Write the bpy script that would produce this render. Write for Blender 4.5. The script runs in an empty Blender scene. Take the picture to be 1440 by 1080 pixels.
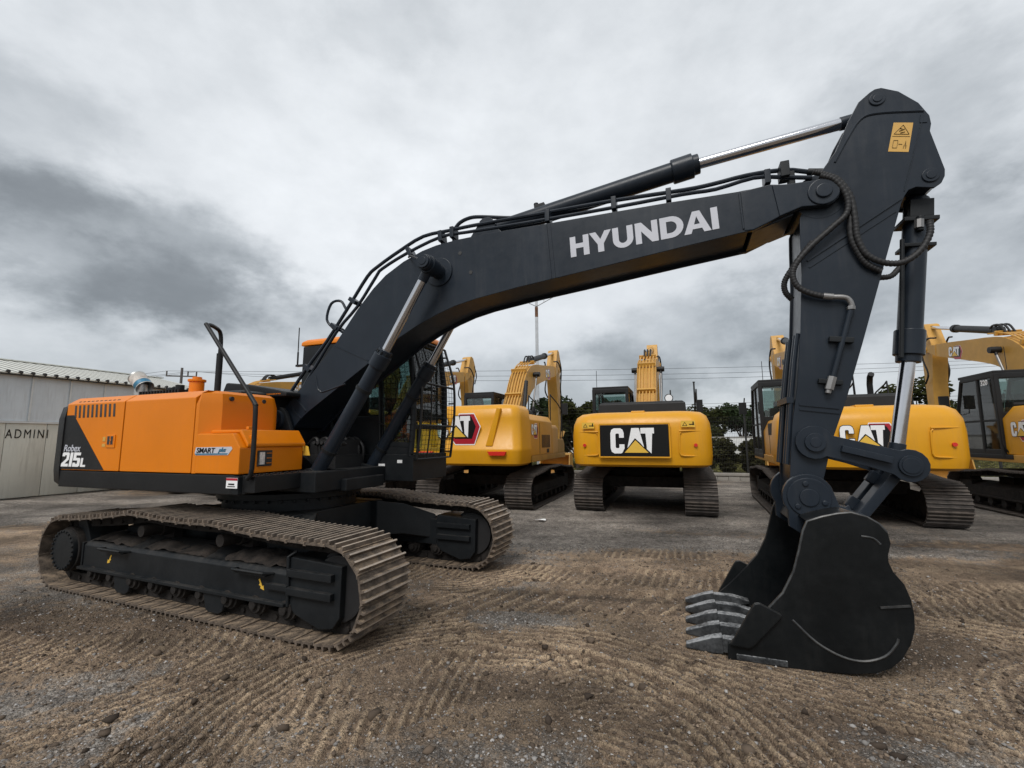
import bpy, bmesh, math, random
import numpy as np
from mathutils import Vector, Matrix

random.seed(7)
rng = np.random.default_rng(11)
sc = bpy.context.scene
COL = sc.collection
R = math.radians

# ------------------------------------------------------------------ camera
cam_d = bpy.data.cameras.new('camera')
cam = bpy.data.objects.new('camera', cam_d)
COL.objects.link(cam)
cam_d.sensor_width = 36.0
cam_d.lens = 634.5 / 1440 * 36.0
cam_d.clip_start, cam_d.clip_end = 0.1, 3000
PIT, ROL, CAMZ = R(7.0566), R(-0.3905), 1.66
fw = Vector((0, math.cos(PIT), math.sin(PIT)))
up = Vector((0, -math.sin(PIT), math.cos(PIT)))
rt = Vector((1, 0, 0))
r2 = math.cos(ROL) * rt + math.sin(ROL) * up
u2 = -math.sin(ROL) * rt + math.cos(ROL) * up
cam.matrix_world = Matrix(((r2.x, u2.x, -fw.x, 0), (r2.y, u2.y, -fw.y, 0), (r2.z, u2.z, -fw.z, CAMZ), (0, 0, 0, 1)))
sc.camera = cam

# ------------------------------------------------------------------ view
sc.view_settings.view_transform = 'Standard'
sc.view_settings.look = 'None'
sc.view_settings.exposure = 0.62
sc.view_settings.gamma = 1.0
sc.view_settings.use_curve_mapping = False
sc.cycles.use_denoising = True
sc.cycles.max_bounces = 6

# ------------------------------------------------------------------ sun
SUN_EL, SUN_AZ = R(48), R(205)            # azimuth clockwise from +Y: behind the camera, to its left
sun_dir = Vector((math.sin(SUN_AZ) * math.cos(SUN_EL), math.cos(SUN_AZ) * math.cos(SUN_EL), math.sin(SUN_EL)))
sun_d = bpy.data.lights.new('sun', 'SUN')
sun_d.energy = 1.35
sun_d.angle = R(25)
sun_d.color = (1.0, 0.97, 0.93)
sun = bpy.data.objects.new('sun', sun_d)
sun.rotation_euler = sun_dir.to_track_quat('Z', 'Y').to_euler()
sun.location = (0, 0, 50)
COL.objects.link(sun)


# ------------------------------------------------------------------ node helper
class NT:
    def __init__(self, tree):
        self.t = tree

    def n(self, typ, ins=None, **props):
        nd = self.t.nodes.new(typ)
        for k, v in props.items():
            setattr(nd, k, v)
        for k, v in (ins or {}).items():
            s = nd.inputs[k]
            if isinstance(v, bpy.types.NodeSocket):
                self.t.links.new(v, s)
            else:
                s.default_value = v
        return nd

    def math(self, op, a, b=0.0, clamp=False):
        nd = self.n('ShaderNodeMath', {0: a, 1: b}, operation=op)
        nd.use_clamp = clamp
        return nd.outputs[0]

    def mix(self, f, a, b, mode='MIX'):
        nd = self.n('ShaderNodeMix', data_type='RGBA', blend_type=mode)
        for i, v in ((0, f), (6, a), (7, b)):
            s = nd.inputs[i]
            if isinstance(v, bpy.types.NodeSocket):
                self.t.links.new(v, s)
            elif i == 0:
                s.default_value = v
            else:
                s.default_value = tuple(v)[:3] + (1,)
        return nd.outputs[2]

    def noise(self, vec, scale, detail=4.0, rough=0.55, dist=0.0):
        nd = self.n('ShaderNodeTexNoise', {'Vector': vec, 'Scale': scale, 'Detail': detail, 'Roughness': rough, 'Distortion': dist})
        return nd.outputs[0]

    def ramp(self, f, a, b, c0=0.0, c1=1.0):
        nd = self.n('ShaderNodeMapRange', {0: f, 1: a, 2: b, 3: c0, 4: c1}, interpolation_type='SMOOTHSTEP')
        return nd.outputs[0]

    def sep(self, v):
        return self.n('ShaderNodeSeparateXYZ', {0: v}).outputs


# ------------------------------------------------------------------ world: overcast sky
world = bpy.data.worlds.new('World')
sc.world = world
world.use_nodes = True
wt = world.node_tree
wt.nodes.clear()
W = NT(wt)
sky = W.n('ShaderNodeTexSky')
sky.sky_type = 'NISHITA'
sky.sun_disc = False
sky.sun_elevation = SUN_EL
sky.sun_rotation = SUN_AZ
dirv = W.n('ShaderNodeTexCoord').outputs['Generated']
dx, dy, dz = W.sep(dirv)[:3]
zc = W.math('ADD', W.math('MAXIMUM', dz, 0.0), 0.22)
px_ = W.math('DIVIDE', dx, zc)
py_ = W.math('DIVIDE', dy, zc)
pv = W.n('ShaderNodeCombineXYZ', {0: px_, 1: py_, 2: 3.7}).outputs[0]
warp = W.n('ShaderNodeTexNoise', {'Vector': pv, 'Scale': 0.9, 'Detail': 3.0}).outputs['Color']
pv2 = W.n('ShaderNodeVectorMath', {0: pv, 1: W.n('ShaderNodeVectorMath', {0: warp, 3: 0.55}, operation='SCALE').outputs[0]}, operation='ADD').outputs[0]
big = W.noise(pv2, 0.8, 5.0, 0.52)
fine = W.noise(pv2, 2.1, 7.0, 0.55)
cl = W.math('ADD', W.math('MULTIPLY', big, 0.68), W.math('MULTIPLY', fine, 0.32))
cl = W.ramp(cl, 0.36, 0.62)


azim = W.math('MULTIPLY', W.math('ARCTAN2', dx, dy), 180 / math.pi)
elev = W.math('MULTIPLY', W.math('ARCSINE', dz), 180 / math.pi)
puffv = W.n('ShaderNodeVectorMath', {0: dirv, 1: (5.2, 5.2, 8.5)}, operation='MULTIPLY').outputs[0]
puff = W.noise(puffv, 1.15, 9.0, 0.58, 0.0)
puff2 = W.noise(W.n('ShaderNodeVectorMath', {0: puffv, 1: (7.1, 2.3, 4.4)}, operation='ADD').outputs[0], 2.3, 8.0, 0.6, 0.0)


def bank(az, el, sa, se, soft=0.5, wob=1.7, tilt=0.0):
    """a bank of cloud centred on a compass direction and an elevation, with billowing edges"""
    u = W.math('SUBTRACT', azim, az)
    w_ = W.math('SUBTRACT', W.math('SUBTRACT', elev, el), W.math('MULTIPLY', u, tilt))
    u = W.math('DIVIDE', u, sa)
    w_ = W.math('DIVIDE', w_, se)
    rr = W.math('SQRT', W.math('ADD', W.math('MULTIPLY', u, u), W.math('MULTIPLY', w_, w_)))
    rr = W.math('ADD', rr, W.math('MULTIPLY', W.math('SUBTRACT', puff, 0.5), wob))
    return W.math('SUBTRACT', 1.0, W.ramp(rr, 1.0 - soft, 1.0 + soft * .6))


v = W.math('ADD', W.math('MULTIPLY', cl, 0.07), 0.585)
v = W.math('ADD', v, W.math('MULTIPLY', W.math('SUBTRACT', puff, 0.5), 0.34))
v = W.math('ADD', v, W.math('MULTIPLY', W.math('SUBTRACT', puff2, 0.5), 0.16))
v = W.math('ADD', v, W.math('MULTIPLY', bank(-8, 27, 32, 20, .9, 1.0), 0.13))
low = W.math('SUBTRACT', 1.0, W.ramp(elev, 2.0, 17.0))
v = W.math('SUBTRACT', v, W.math('MULTIPLY', low, 0.10))
for (az, el, sa, se, amp, tilt) in ((-44, 17.5, 18, 6.2, .29, -.02), (-31, 14.5, 14, 4.0, .17, -.08), (-52, 24, 9, 7, .12, .1), (24, 11, 15, 6.0, .14, .05), (40, 15, 13, 7, .14, .1), (8, 7, 16, 5, .13, 0), (44, 29, 9, 7, .12, 0), (-18, 44, 10, 4, .08, .2), (-66, 16, 12, 8, .2, 0), (75, 18, 18, 8, .2, 0), (130, 20, 25, 9, .22, 0), (-150, 22, 25, 10, .22, 0), (-100, 30, 20, 10, .18, 0)):
    v = W.math('SUBTRACT', v, W.math('MULTIPLY', bank(az, el, sa, se, tilt=tilt), amp))
v = W.math('ADD', 0.20, W.math('MULTIPLY', 0.5, W.math('ADD', W.math('SUBTRACT', v, 0.20), W.math('SQRT', W.math('ADD', W.math('POWER', W.math('SUBTRACT', v, 0.20), 2.0), 0.006)))))
cc = W.mix(W.ramp(v, 0.15, 0.85), (0.90, 0.985, 1.06), (0.965, 1.0, 1.035))
cloud = W.n('ShaderNodeVectorMath', {0: cc, 3: W.math('MULTIPLY', v, 7.7)}, operation='SCALE').outputs[0]
skymix = W.mix(0.95, sky.outputs[0], cloud)
bg = W.n('ShaderNodeBackground', {'Color': skymix, 'Strength': 0.1})
W.t.links.new(bg.outputs[0], W.n('ShaderNodeOutputWorld').inputs[0])

# ------------------------------------------------------------------ materials
MATS = {}


def paint(name, col, rough=0.45, metal=0.0, dust=0.0, dust_col=(0.17, 0.14, 0.11), var=0.12, scale=3.0, bump=0.0, bscale=60.0, coat=0.0, spec=0.5, streak=0.0):
    m = bpy.data.materials.new(name)
    m.use_nodes = True
    t = m.node_tree
    t.nodes.clear()
    N = NT(t)
    co = N.n('ShaderNodeTexCoord').outputs['Object']
    n1 = N.noise(co, scale, 6.0, 0.6)
    n2 = N.noise(co, scale * 7.3, 5.0, 0.65)
    c = N.mix(N.ramp(n1, 0.3, 0.7), [x * (1 - var) for x in col], [min(1, x * (1 + var)) for x in col])
    ro = N.math('ADD', N.math('MULTIPLY', N.math('SUBTRACT', n2, 0.5), 0.25), rough, True)
    if dust > 0:
        nz = N.sep(N.n('ShaderNodeNewGeometry').outputs['Normal'])[2]
        upw = N.ramp(nz, 0.15, 0.95)
        k = N.math('ADD', N.math('MULTIPLY', upw, 0.9), 0.10)
        blot = N.ramp(N.math('ADD', N.math('MULTIPLY', n1, 0.6), N.math('MULTIPLY', n2, 0.4)), 0.38, 0.68)
        k = N.math('MULTIPLY', N.math('MULTIPLY', k, blot), dust, True)
        c = N.mix(k, c, dust_col)
        ro = N.math('ADD', ro, N.math('MULTIPLY', k, 0.4), True)
    if streak > 0:
        sv = N.n('ShaderNodeVectorMath', {0: co, 1: (9.0, 9.0, 0.7)}, operation='MULTIPLY').outputs[0]
        s1 = N.noise(sv, 1.6, 6.0, 0.65)
        sk = N.math('MULTIPLY', N.math('MULTIPLY', N.ramp(s1, 0.46, 0.72), N.ramp(n1, 0.35, 0.65)), streak)
        spk = N.math('MULTIPLY', N.ramp(N.noise(co, 130.0, 3.0, 0.7), 0.63, 0.72), streak * 0.8)
        c = N.mix(N.math('ADD', sk, spk, True), c, dust_col)
        ro = N.math('ADD', ro, N.math('MULTIPLY', sk, 0.9), True)
    p = N.n('ShaderNodeBsdfPrincipled', {'Base Color': c, 'Roughness': ro, 'Metallic': metal, 'Specular IOR Level': spec, 'Coat Weight': coat, 'Coat Roughness': 0.15})
    if bump > 0:
        b = N.n('ShaderNodeBump', {'Height': N.noise(co, bscale, 5.0, 0.6), 'Strength': bump, 'Distance': 0.01})
        t.links.new(b.outputs[0], p.inputs['Normal'])
    t.links.new(p.outputs[0], N.n('ShaderNodeOutputMaterial').inputs[0])
    MATS[name] = m
    return m


def glass(name, col, trans=0.9, rough=0.03):
    m = bpy.data.materials.new(name)
    m.use_nodes = True
    t = m.node_tree
    t.nodes.clear()
    N = NT(t)
    a = N.n('ShaderNodeBsdfTransparent', {'Color': tuple(col) + (1,)})
    g = N.n('ShaderNodeBsdfGlossy', {'Color': (1, 1, 1, 1), 'Roughness': rough})
    f = N.n('ShaderNodeFresnel', {'IOR': 1.45})
    co = N.n('ShaderNodeTexCoord').outputs['Object']
    d = N.n('ShaderNodeBsdfDiffuse', {'Color': (0.3, 0.28, 0.25, 1)})
    mx = N.n('ShaderNodeMixShader', {0: N.math('ADD', f.outputs[0], 0.03), 1: a.outputs[0], 2: g.outputs[0]})
    mx2 = N.n('ShaderNodeMixShader', {0: N.math('MULTIPLY', N.noise(co, 2.5), 0.07), 1: mx.outputs[0], 2: d.outputs[0]})
    t.links.new(mx2.outputs[0], N.n('ShaderNodeOutputMaterial').inputs[0])
    MATS[name] = m
    return m


CHAR = paint('charcoal_paint', (0.0150, 0.0212, 0.0305), 0.33, spec=0.28, dust=0.10, streak=0.10, var=0.12, scale=1.7, bump=0.03, bscale=25, dust_col=(0.10, 0.095, 0.09))
CHARD = paint('dusty_charcoal_paint', (0.0095, 0.0118, 0.0140), 0.48, spec=0.28, dust=0.34, var=0.2, scale=2.2, bump=0.05, bscale=40, dust_col=(0.13, 0.115, 0.10))
BUCK = paint('bucket_black_paint', (0.0048, 0.0062, 0.0072), 0.36, streak=0.045, dust=0.22, var=0.25, scale=2.5, bump=0.06, bscale=18, dust_col=(0.10, 0.09, 0.08), spec=0.3)
BLACK = paint('black_plastic', (0.0085, 0.009, 0.0098), 0.5, spec=0.35, dust=0.18, var=0.15, dust_col=(0.1, 0.09, 0.08))
CWBLK = paint('counterweight_black', (0.0145, 0.0150, 0.016), 0.5, streak=0.06, spec=0.3, dust=0.1, var=0.1)
RUBB = paint('hose_rubber_and_idler_shade', (0.012, 0.012, 0.013), 0.6, dust=0.15)
ORANGE = paint('orange_paint', (0.74, 0.205, 0.0012), 0.34, streak=0.05, dust=0.04, var=0.05, scale=1.2, spec=0.4)
YELL = paint('yellow_paint', (0.70, 0.325, 0.010), 0.34, streak=0.11, dust=0.09, var=0.06, scale=1.1, spec=0.42)
YELD = paint('yellow_paint_weathered', (0.58, 0.31, 0.055), 0.5, dust=0.3, var=0.12, scale=2.0)
CHROME = paint('chromed_rod', (0.62, 0.62, 0.64), 0.13, metal=1.0, var=0.05)
STEEL = paint('dull_steel', (0.27, 0.265, 0.26), 0.45, metal=0.7, dust=0.25)
SHOE = paint('worn_shoe_steel', (0.125, 0.098, 0.077), 0.62, metal=0.1, dust=1.0, var=0.5, scale=9.0, bump=0.6, bscale=45, dust_col=(0.37, 0.27, 0.175))
BARTOP = paint('rubbed_grouser_steel', (0.40, 0.34, 0.28), 0.5, metal=0.25, dust=0.5, var=0.3, scale=12.0, bump=0.3, bscale=60, dust_col=(0.36, 0.27, 0.19))
BARTOPD = paint('rubbed_grouser_dark', (0.10, 0.086, 0.075), 0.55, metal=0.3, dust=0.4, var=0.35, scale=12.0, bump=0.3, bscale=60, dust_col=(0.17, 0.14, 0.11))
SHOED = paint('dark_shoe_steel', (0.062, 0.052, 0.046), 0.65, metal=0.2, dust=0.6, var=0.4, scale=6.0, bump=0.3, bscale=45, dust_col=(0.17, 0.135, 0.105))
MUDDY = paint('mud_caked_steel', (0.020, 0.0175, 0.016), 0.85, dust=0.6, var=0.4, scale=7.0, bump=0.8, bscale=22, dust_col=(0.065, 0.05, 0.04), spec=0.25)
WHITE = paint('white_letter', (0.88, 0.88, 0.88), 0.5, var=0.03)
SILV = paint('silver_letter', (0.54, 0.55, 0.60), 0.45, var=0.04, dust=0.05)
LBLACK = paint('black_print', (0.006, 0.006, 0.006), 0.4, var=0.05, spec=0.3)
RED = paint('red_print', (0.42, 0.015, 0.03), 0.35, var=0.05)
REDR = paint('red_reflector', (0.62, 0.03, 0.02), 0.25, var=0.05)
YDEC = paint('yellow_decal', (0.78, 0.48, 0.06), 0.45, var=0.04)
ADEC = paint('amber_decal', (0.62, 0.36, 0.08), 0.5, var=0.05)
TOOTH = paint('scuffed_tooth_steel', (0.030, 0.033, 0.036), 0.45, metal=0.3, dust=1.6, var=0.35, scale=7, bump=0.35, bscale=50, dust_col=(0.36, 0.365, 0.37))
GLASS = glass('cab_glass', (0.62, 0.72, 0.70))
GLASSD = glass('tinted_glass', (0.42, 0.50, 0.50))
LENS = paint('lamp_reflector', (0.72, 0.72, 0.72), 0.2, metal=0.2, var=0.25, scale=30)
MIRROR = paint('mirror_glass', (0.5, 0.52, 0.55), 0.08, metal=1.0, var=0.02)
SEAT = paint('seat_fabric', (0.03, 0.03, 0.032), 0.9)
VEST = paint('yellow_seat_cover', (0.7, 0.56, 0.08), 0.8, var=0.2, scale=9)
BLUEC = paint('blue_print', (0.03, 0.16, 0.27), 0.4, var=0.3, scale=16)
CANL = paint('faded_can_label', (0.60, 0.57, 0.52), 0.55, dust=0.9, var=0.3, scale=9, dust_col=(0.16, 0.08, 0.045), streak=0.6)
EDGEP = paint('pale_plate_edge', (0.055, 0.058, 0.06), 0.4, metal=0.4, dust=0.5, var=0.5, scale=8)
TIN = paint('tin_metal', (0.55, 0.55, 0.53), 0.35, metal=0.7, dust=0.3)
CREAM = paint('cream_panel', (0.42, 0.39, 0.31), 0.7, var=0.1, scale=0.8, dust=0.2)
WALLB = paint('beige_wall_panel', (0.60, 0.585, 0.51), 0.8, streak=0.35, var=0.09, scale=0.6, dust=0.1, bump=0.05, bscale=8)
CORRU = paint('grey_corrugated_sheet', (0.60, 0.645, 0.675), 0.5, streak=0.25, var=0.1, scale=0.9, dust=0.1)
ROOFM = paint('pale_roof_sheet', (0.66, 0.66, 0.60), 0.55, var=0.15, scale=0.7, dust=0.35)
TRIMW = paint('white_trim', (0.62, 0.63, 0.62), 0.6, var=0.06)
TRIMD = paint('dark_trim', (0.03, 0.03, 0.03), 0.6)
CONC = paint('concrete', (0.30, 0.285, 0.26), 0.9, var=0.16, scale=2.5, dust=0.2, bump=0.25, bscale=20)
FENCE = paint('black_fence_steel', (0.012, 0.013, 0.013), 0.55)
WIREM = paint('fence_wire', (0.055, 0.055, 0.055), 0.5, metal=0.4)
WWALL = paint('white_wall', (0.66, 0.66, 0.64), 0.8, var=0.05, scale=0.3)
POLE = paint('galvanised_pole', (0.46, 0.48, 0.5), 0.55, metal=0.2, var=0.1)
RUST = paint('rusty_steel', (0.12, 0.055, 0.025), 0.8, var=0.4, scale=8)
WOOD = paint('weathered_pole', (0.10, 0.09, 0.085), 0.8, var=0.2)
PAPER = paint('white_litter', (0.8, 0.8, 0.78), 0.8)
BARK = paint('bark', (0.06, 0.045, 0.033), 0.9, var=0.3, bump=0.5, bscale=20)


def leafmat(name, col):
    m = bpy.data.materials.new(name)
    m.use_nodes = True
    t = m.node_tree
    t.nodes.clear()
    N = NT(t)
    rnd = N.n('ShaderNodeNewGeometry').outputs['Random Per Island']
    c = N.mix(rnd, [x * 0.55 for x in col], [x * 1.5 for x in col])
    d = N.n('ShaderNodeBsdfDiffuse', {'Color': c})
    tr = N.n('ShaderNodeBsdfTranslucent', {'Color': c})
    mx = N.n('ShaderNodeMixShader', {0: 0.3, 1: d.outputs[0], 2: tr.outputs[0]})
    t.links.new(mx.outputs[0], N.n('ShaderNodeOutputMaterial').inputs[0])
    return m


LEAF1 = leafmat('dark_leaves', (0.035, 0.05, 0.024))
LEAF2 = leafmat('olive_leaves', (0.05, 0.055, 0.022))
LEAF3 = leafmat('bush_leaves', (0.055, 0.055, 0.025))
GRASSM = leafmat('dry_grass', (0.12, 0.115, 0.045))


# ------------------------------------------------------------------ mesh builder
def unit(a):
    a = np.asarray(a, float)
    return a / (np.linalg.norm(a) + 1e-12)


def off(pts, d):
    """offset a closed polygon inwards by d (works for either winding)"""
    p = np.asarray(pts, float)
    nx = np.roll(p, -1, 0)
    area = 0.5 * np.sum(p[:, 0] * nx[:, 1] - nx[:, 0] * p[:, 1])
    sgn = 1 if area > 0 else -1
    out = []
    n = len(p)
    for i in range(n):
        e1 = unit(p[i] - p[i - 1]); e2 = unit(p[(i + 1) % n] - p[i])
        n1 = np.array([-e1[1], e1[0]]) * sgn; n2 = np.array([-e2[1], e2[0]]) * sgn
        b = unit(n1 + n2)
        k = max(0.45, float(b @ n1))
        out.append(tuple(p[i] + b * d / k))
    return out


def arc(cx, cz, r, a0, a1, n):
    return [(cx + r * math.cos(R(a0 + (a1 - a0) * i / n)), cz + r * math.sin(R(a0 + (a1 - a0) * i / n))) for i in range(n + 1)]


def smooth_path(pts, sub=4):
    p = [np.asarray(q, float) for q in pts]
    p = [2 * p[0] - p[1]] + p + [2 * p[-1] - p[-2]]
    out = []
    for i in range(1, len(p) - 2):
        for k in range(sub):
            t = k / sub
            a, b, c, d = p[i - 1], p[i], p[i + 1], p[i + 2]
            out.append(0.5 * ((2 * b) + (c - a) * t + (2 * a - 5 * b + 4 * c - d) * t * t + (3 * b - a - 3 * c + d) * t ** 3))
    out.append(p[-2])
    return out


APART = set('arm_pin hydraulic_pipe cylinder_pin weld_seam hose_fitting pipe_clamp bolt_hole bolt_recess guard_rib louvre_slot side_window lid_latch door_gap reflector bucket_tooth side_plate edge_pipe line_clamp maker_plate grab_rail pressed_line hydraulic_hose pipe_bracket pipe_coupling bucket_linkage boom_foot_pin'.split())


class MB:
    def __init__(self):
        self.v, self.f, self.m = [], [], []
        self.cm = 0

    def _add(self, vs, fs):
        o = len(self.v)
        self.v.extend([tuple(map(float, q)) for q in vs])
        for f in fs:
            self.f.append([o + i for i in f])
            self.m.append(self.cm)
        return self

    def mat(self, i):
        self.cm = i
        return self

    def box(self, c, s, rot=None):
        x, y, z = [k / 2 for k in s]
        vs = [(-x, -y, -z), (x, -y, -z), (x, y, -z), (-x, y, -z), (-x, -y, z), (x, -y, z), (x, y, z), (-x, y, z)]
        if rot is not None:
            if not isinstance(rot, Matrix):
                rot = Matrix.Rotation(rot, 3, 'Y')
            vs = [tuple(rot @ Vector(q)) for q in vs]
        vs = [(q[0] + c[0], q[1] + c[1], q[2] + c[2]) for q in vs]
        return self._add(vs, [(0, 3, 2, 1), (4, 5, 6, 7), (0, 1, 5, 4), (1, 2, 6, 5), (2, 3, 7, 6), (3, 0, 4, 7)])

    def bar(self, a, b, w, h, upv=(0, 0, 1)):
        a, b = np.asarray(a, float), np.asarray(b, float)
        t = unit(b - a)
        s = np.cross(t, upv)
        if np.linalg.norm(s) < 1e-4:
            s = np.cross(t, (0, 1, 0))
        s = unit(s); u = np.cross(s, t)
        vs = []
        for p in (a, b):
            for i, j in ((-1, -1), (1, -1), (1, 1), (-1, 1)):
                vs.append(p + s * i * w / 2 + u * j * h / 2)
        return self._add(vs, [(3, 2, 1, 0), (4, 5, 6, 7), (0, 1, 5, 4), (1, 2, 6, 5), (2, 3, 7, 6), (3, 0, 4, 7)])

    def prism(self, pts, a, b, ax='y'):
        n = len(pts)
        mk = {'y': lambda p, h: (p[0], h, p[1]), 'z': lambda p, h: (p[0], p[1], h), 'x': lambda p, h: (h, p[0], p[1])}[ax]
        vs = [mk(p, a) for p in pts] + [mk(p, b) for p in pts]
        fs = [tuple(range(n)), tuple(range(2 * n - 1, n - 1, -1))] + [(i, (i + 1) % n, n + (i + 1) % n, n + i) for i in range(n)]
        return self._add(vs, fs)

    def loft(self, rings):
        n = len(rings[0])
        vs = [p for r_ in rings for p in r_]
        fs = [tuple(range(n - 1, -1, -1)), tuple(range((len(rings) - 1) * n, len(rings) * n))]
        for k in range(len(rings) - 1):
            fs += [(k * n + i, k * n + (i + 1) % n, (k + 1) * n + (i + 1) % n, (k + 1) * n + i) for i in range(n)]
        return self._add(vs, fs)

    def tube(self, pts, r, n=8, cap=True, smooth=0):
        p = [np.asarray(q, float) for q in pts]
        n0 = len(p)
        if smooth:
            p = smooth_path(p, smooth)
        L = len(p)
        rr = list(np.interp(np.linspace(0, n0 - 1, L), range(n0), r)) if hasattr(r, '__len__') else [r] * L
        t0 = unit(p[1] - p[0])
        a = np.array((0, 0, 1.0)) if abs(t0[2]) < 0.9 else np.array((1.0, 0, 0))
        u = unit(np.cross(t0, a))
        vs = []
        for i in range(L):
            t = unit(p[min(i + 1, L - 1)] - p[max(i - 1, 0)])
            u = unit(u - t * (u @ t)); w = np.cross(t, u)
            for k in range(n):
                th = 2 * math.pi * k / n
                vs.append(p[i] + rr[i] * (math.cos(th) * u + math.sin(th) * w))
        fs = [(i * n + k, i * n + (k + 1) % n, (i + 1) * n + (k + 1) % n, (i + 1) * n + k) for i in range(L - 1) for k in range(n)]
        if cap:
            fs += [tuple(range(n - 1, -1, -1)), tuple(range((L - 1) * n, L * n))]
        return self._add(vs, fs)

    def cyl(self, a, b, r, n=20, r1=None):
        return self.tube([a, b], [r, r if r1 is None else r1], n)

    def build(self, name, mat, parent=None, bevel=0.0, seg=2, smooth=38, kind=None):
        if name in APART:
            parts = self.islands()
            if len(parts) > 1:
                o = None
                for q in parts:
                    o1 = link(name, mesh_from(q, name, mat, bevel, seg, smooth), parent, bevel > 0, kind)
                    o = o or o1
                return o
        me = mesh_from(self, name, mat, bevel, seg, smooth)
        return link(name, me, parent, bevel > 0, kind)

    def islands(self):
        """the pieces of this mesh that do not touch one another, each as a builder of its own"""
        par = list(range(len(self.v)))

        def find(i):
            while par[i] != i:
                par[i] = par[par[i]]
                i = par[i]
            return i
        for f in self.f:
            a = find(f[0])
            for i in f[1:]:
                par[find(i)] = a
        groups = {}
        for i in range(len(self.v)):
            groups.setdefault(find(i), []).append(i)
        V = np.array(self.v)
        boxes = [[set(g), V[g].min(0) - .003, V[g].max(0) + .003] for g in groups.values()]
        go = True
        while go:
            go = False
            for i in range(len(boxes)):
                for j in range(i + 1, len(boxes)):
                    if np.all(boxes[i][1] <= boxes[j][2]) and np.all(boxes[j][1] <= boxes[i][2]):
                        boxes[i] = [boxes[i][0] | boxes[j][0], np.minimum(boxes[i][1], boxes[j][1]), np.maximum(boxes[i][2], boxes[j][2])]
                        del boxes[j]
                        go = True
                        break
                if go:
                    break
        out = []
        for g, _, _ in boxes:
            q = MB()
            ids = sorted(g)
            mp = {i: k for k, i in enumerate(ids)}
            q.v = [self.v[i] for i in ids]
            for f, m in zip(self.f, self.m):
                if f[0] in g:
                    q.f.append([mp[i] for i in f])
                    q.m.append(m)
            out.append(q)
        return out


def mesh_from(mb, name, mat, bevel=0.0, seg=2, smooth=38):
    me = bpy.data.meshes.new(name)
    me.from_pydata(mb.v, [], mb.f)
    for mm in (mat if isinstance(mat, (list, tuple)) else [mat]):
        me.materials.append(mm)
    if len(set(mb.m)) > 1:
        me.polygons.foreach_set('material_index', mb.m)
    bm = bmesh.new()
    bm.from_mesh(me)
    bmesh.ops.recalc_face_normals(bm, faces=bm.faces)
    if bevel > 0:
        es = [e for e in bm.edges if len(e.link_faces) == 2 and e.calc_face_angle(0) > R(28)]
        if es:
            bmesh.ops.bevel(bm, geom=es, offset=bevel, segments=seg, profile=0.5, affect='EDGES', clamp_overlap=True)
    for f in bm.faces:
        f.smooth = True
    for e in bm.edges:
        if len(e.link_faces) == 2 and e.calc_face_angle(0) > R(smooth):
            e.smooth = False
    bm.to_mesh(me)
    bm.free()
    return me


def link(name, data, parent=None, wn=False, kind=None):
    o = bpy.data.objects.new(name, data)
    COL.objects.link(o)
    if parent is not None:
        o.parent = parent
    if wn:
        md = o.modifiers.new('weighted', 'WEIGHTED_NORMAL')
        md.keep_sharp = True
    if kind:
        o['kind'] = kind
    return o


def tag(o, label=None, cat=None, group=None, kind=None):
    for k, v_ in (('label', label), ('category', cat), ('group', group), ('kind', kind)):
        if v_:
            o[k] = v_
    return o


def thing(name, loc=(0, 0, 0), rz=0.0, label=None, cat=None, group=None):
    o = bpy.data.objects.new(name, None)
    o.empty_display_size = 0.3
    COL.objects.link(o)
    o.location = loc
    o.rotation_euler = (0, 0, rz)
    return tag(o, label, cat, group)


def copy_tree(o, parent=None):
    c = o.copy()
    COL.objects.link(c)
    if parent is not None:
        c.parent = parent
    for ch in list(o.children):
        copy_tree(ch, c)
    return c


# ------------------------------------------------------------------ lettering as cut plates
def stroke_letters():
    L = {}
    L['H'] = (0.90, [[(0, 0), (.27, 0), (.27, .40), (.63, .40), (.63, 0), (.90, 0), (.90, 1), (.63, 1), (.63, .63), (.27, .63), (.27, 1), (0, 1)]])
    L['Y'] = (1.02, [[(.37, 0), (.65, 0), (.65, .38), (1.02, 1), (.72, 1), (.51, .62), (.30, 1), (0, 1), (.37, .38)]])
    u = [(0, 1), (0, .36)] + arc(.46, .40, .42, 190, 350, 8)
    u = [(0, 1), (0, .40)] + [(.46 + .46 * math.cos(R(a)), .40 + .42 * math.sin(R(a))) for a in range(195, 346, 15)] + [(.92, .40), (.92, 1), (.65, 1), (.65, .40)]
    u += [(.46 + .19 * math.cos(R(a)), .40 + .19 * math.sin(R(a))) for a in range(-20, -161, -20)] + [(.27, .40), (.27, 1)]
    L['U'] = (0.92, [u])
    L['N'] = (0.98, [[(0, 0), (.26, 0), (.26, .58), (.70, 0), (.98, 0), (.98, 1), (.72, 1), (.72, .44), (.29, 1), (0, 1)]])
    d_o = [(0, 0), (.45, 0)] + [(.45 + .53 * math.cos(R(a)), .5 + .5 * math.sin(R(a))) for a in range(-75, 76, 15)] + [(.45, 1), (0, 1)]
    d_i = [(.27, .77), (.43, .77)] + [(.43 + .27 * math.cos(R(a)), .5 + .27 * math.sin(R(a))) for a in range(75, -76, -15)] + [(.43, .23), (.27, .23)]
    L['D'] = (0.98, [d_o + [(0, .5)] + [(.27, .5)] + [d_i[0]] + d_i[1:] + [(.27, .499)] + [(0, .499)]])
    L['A'] = (1.10, [[(0, 0), (.29, 0), (.36, .19), (.549, .19), (.549, .40), (.43, .40), (.55, .76), (.67, .40), (.551, .40), (.551, .19), (.74, .19), (.81, 0), (1.10, 0), (.70, 1), (.40, 1)],])
    L['I'] = (0.27, [[(0, 0), (.27, 0), (.27, 1), (0, 1)]])
    return L


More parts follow.
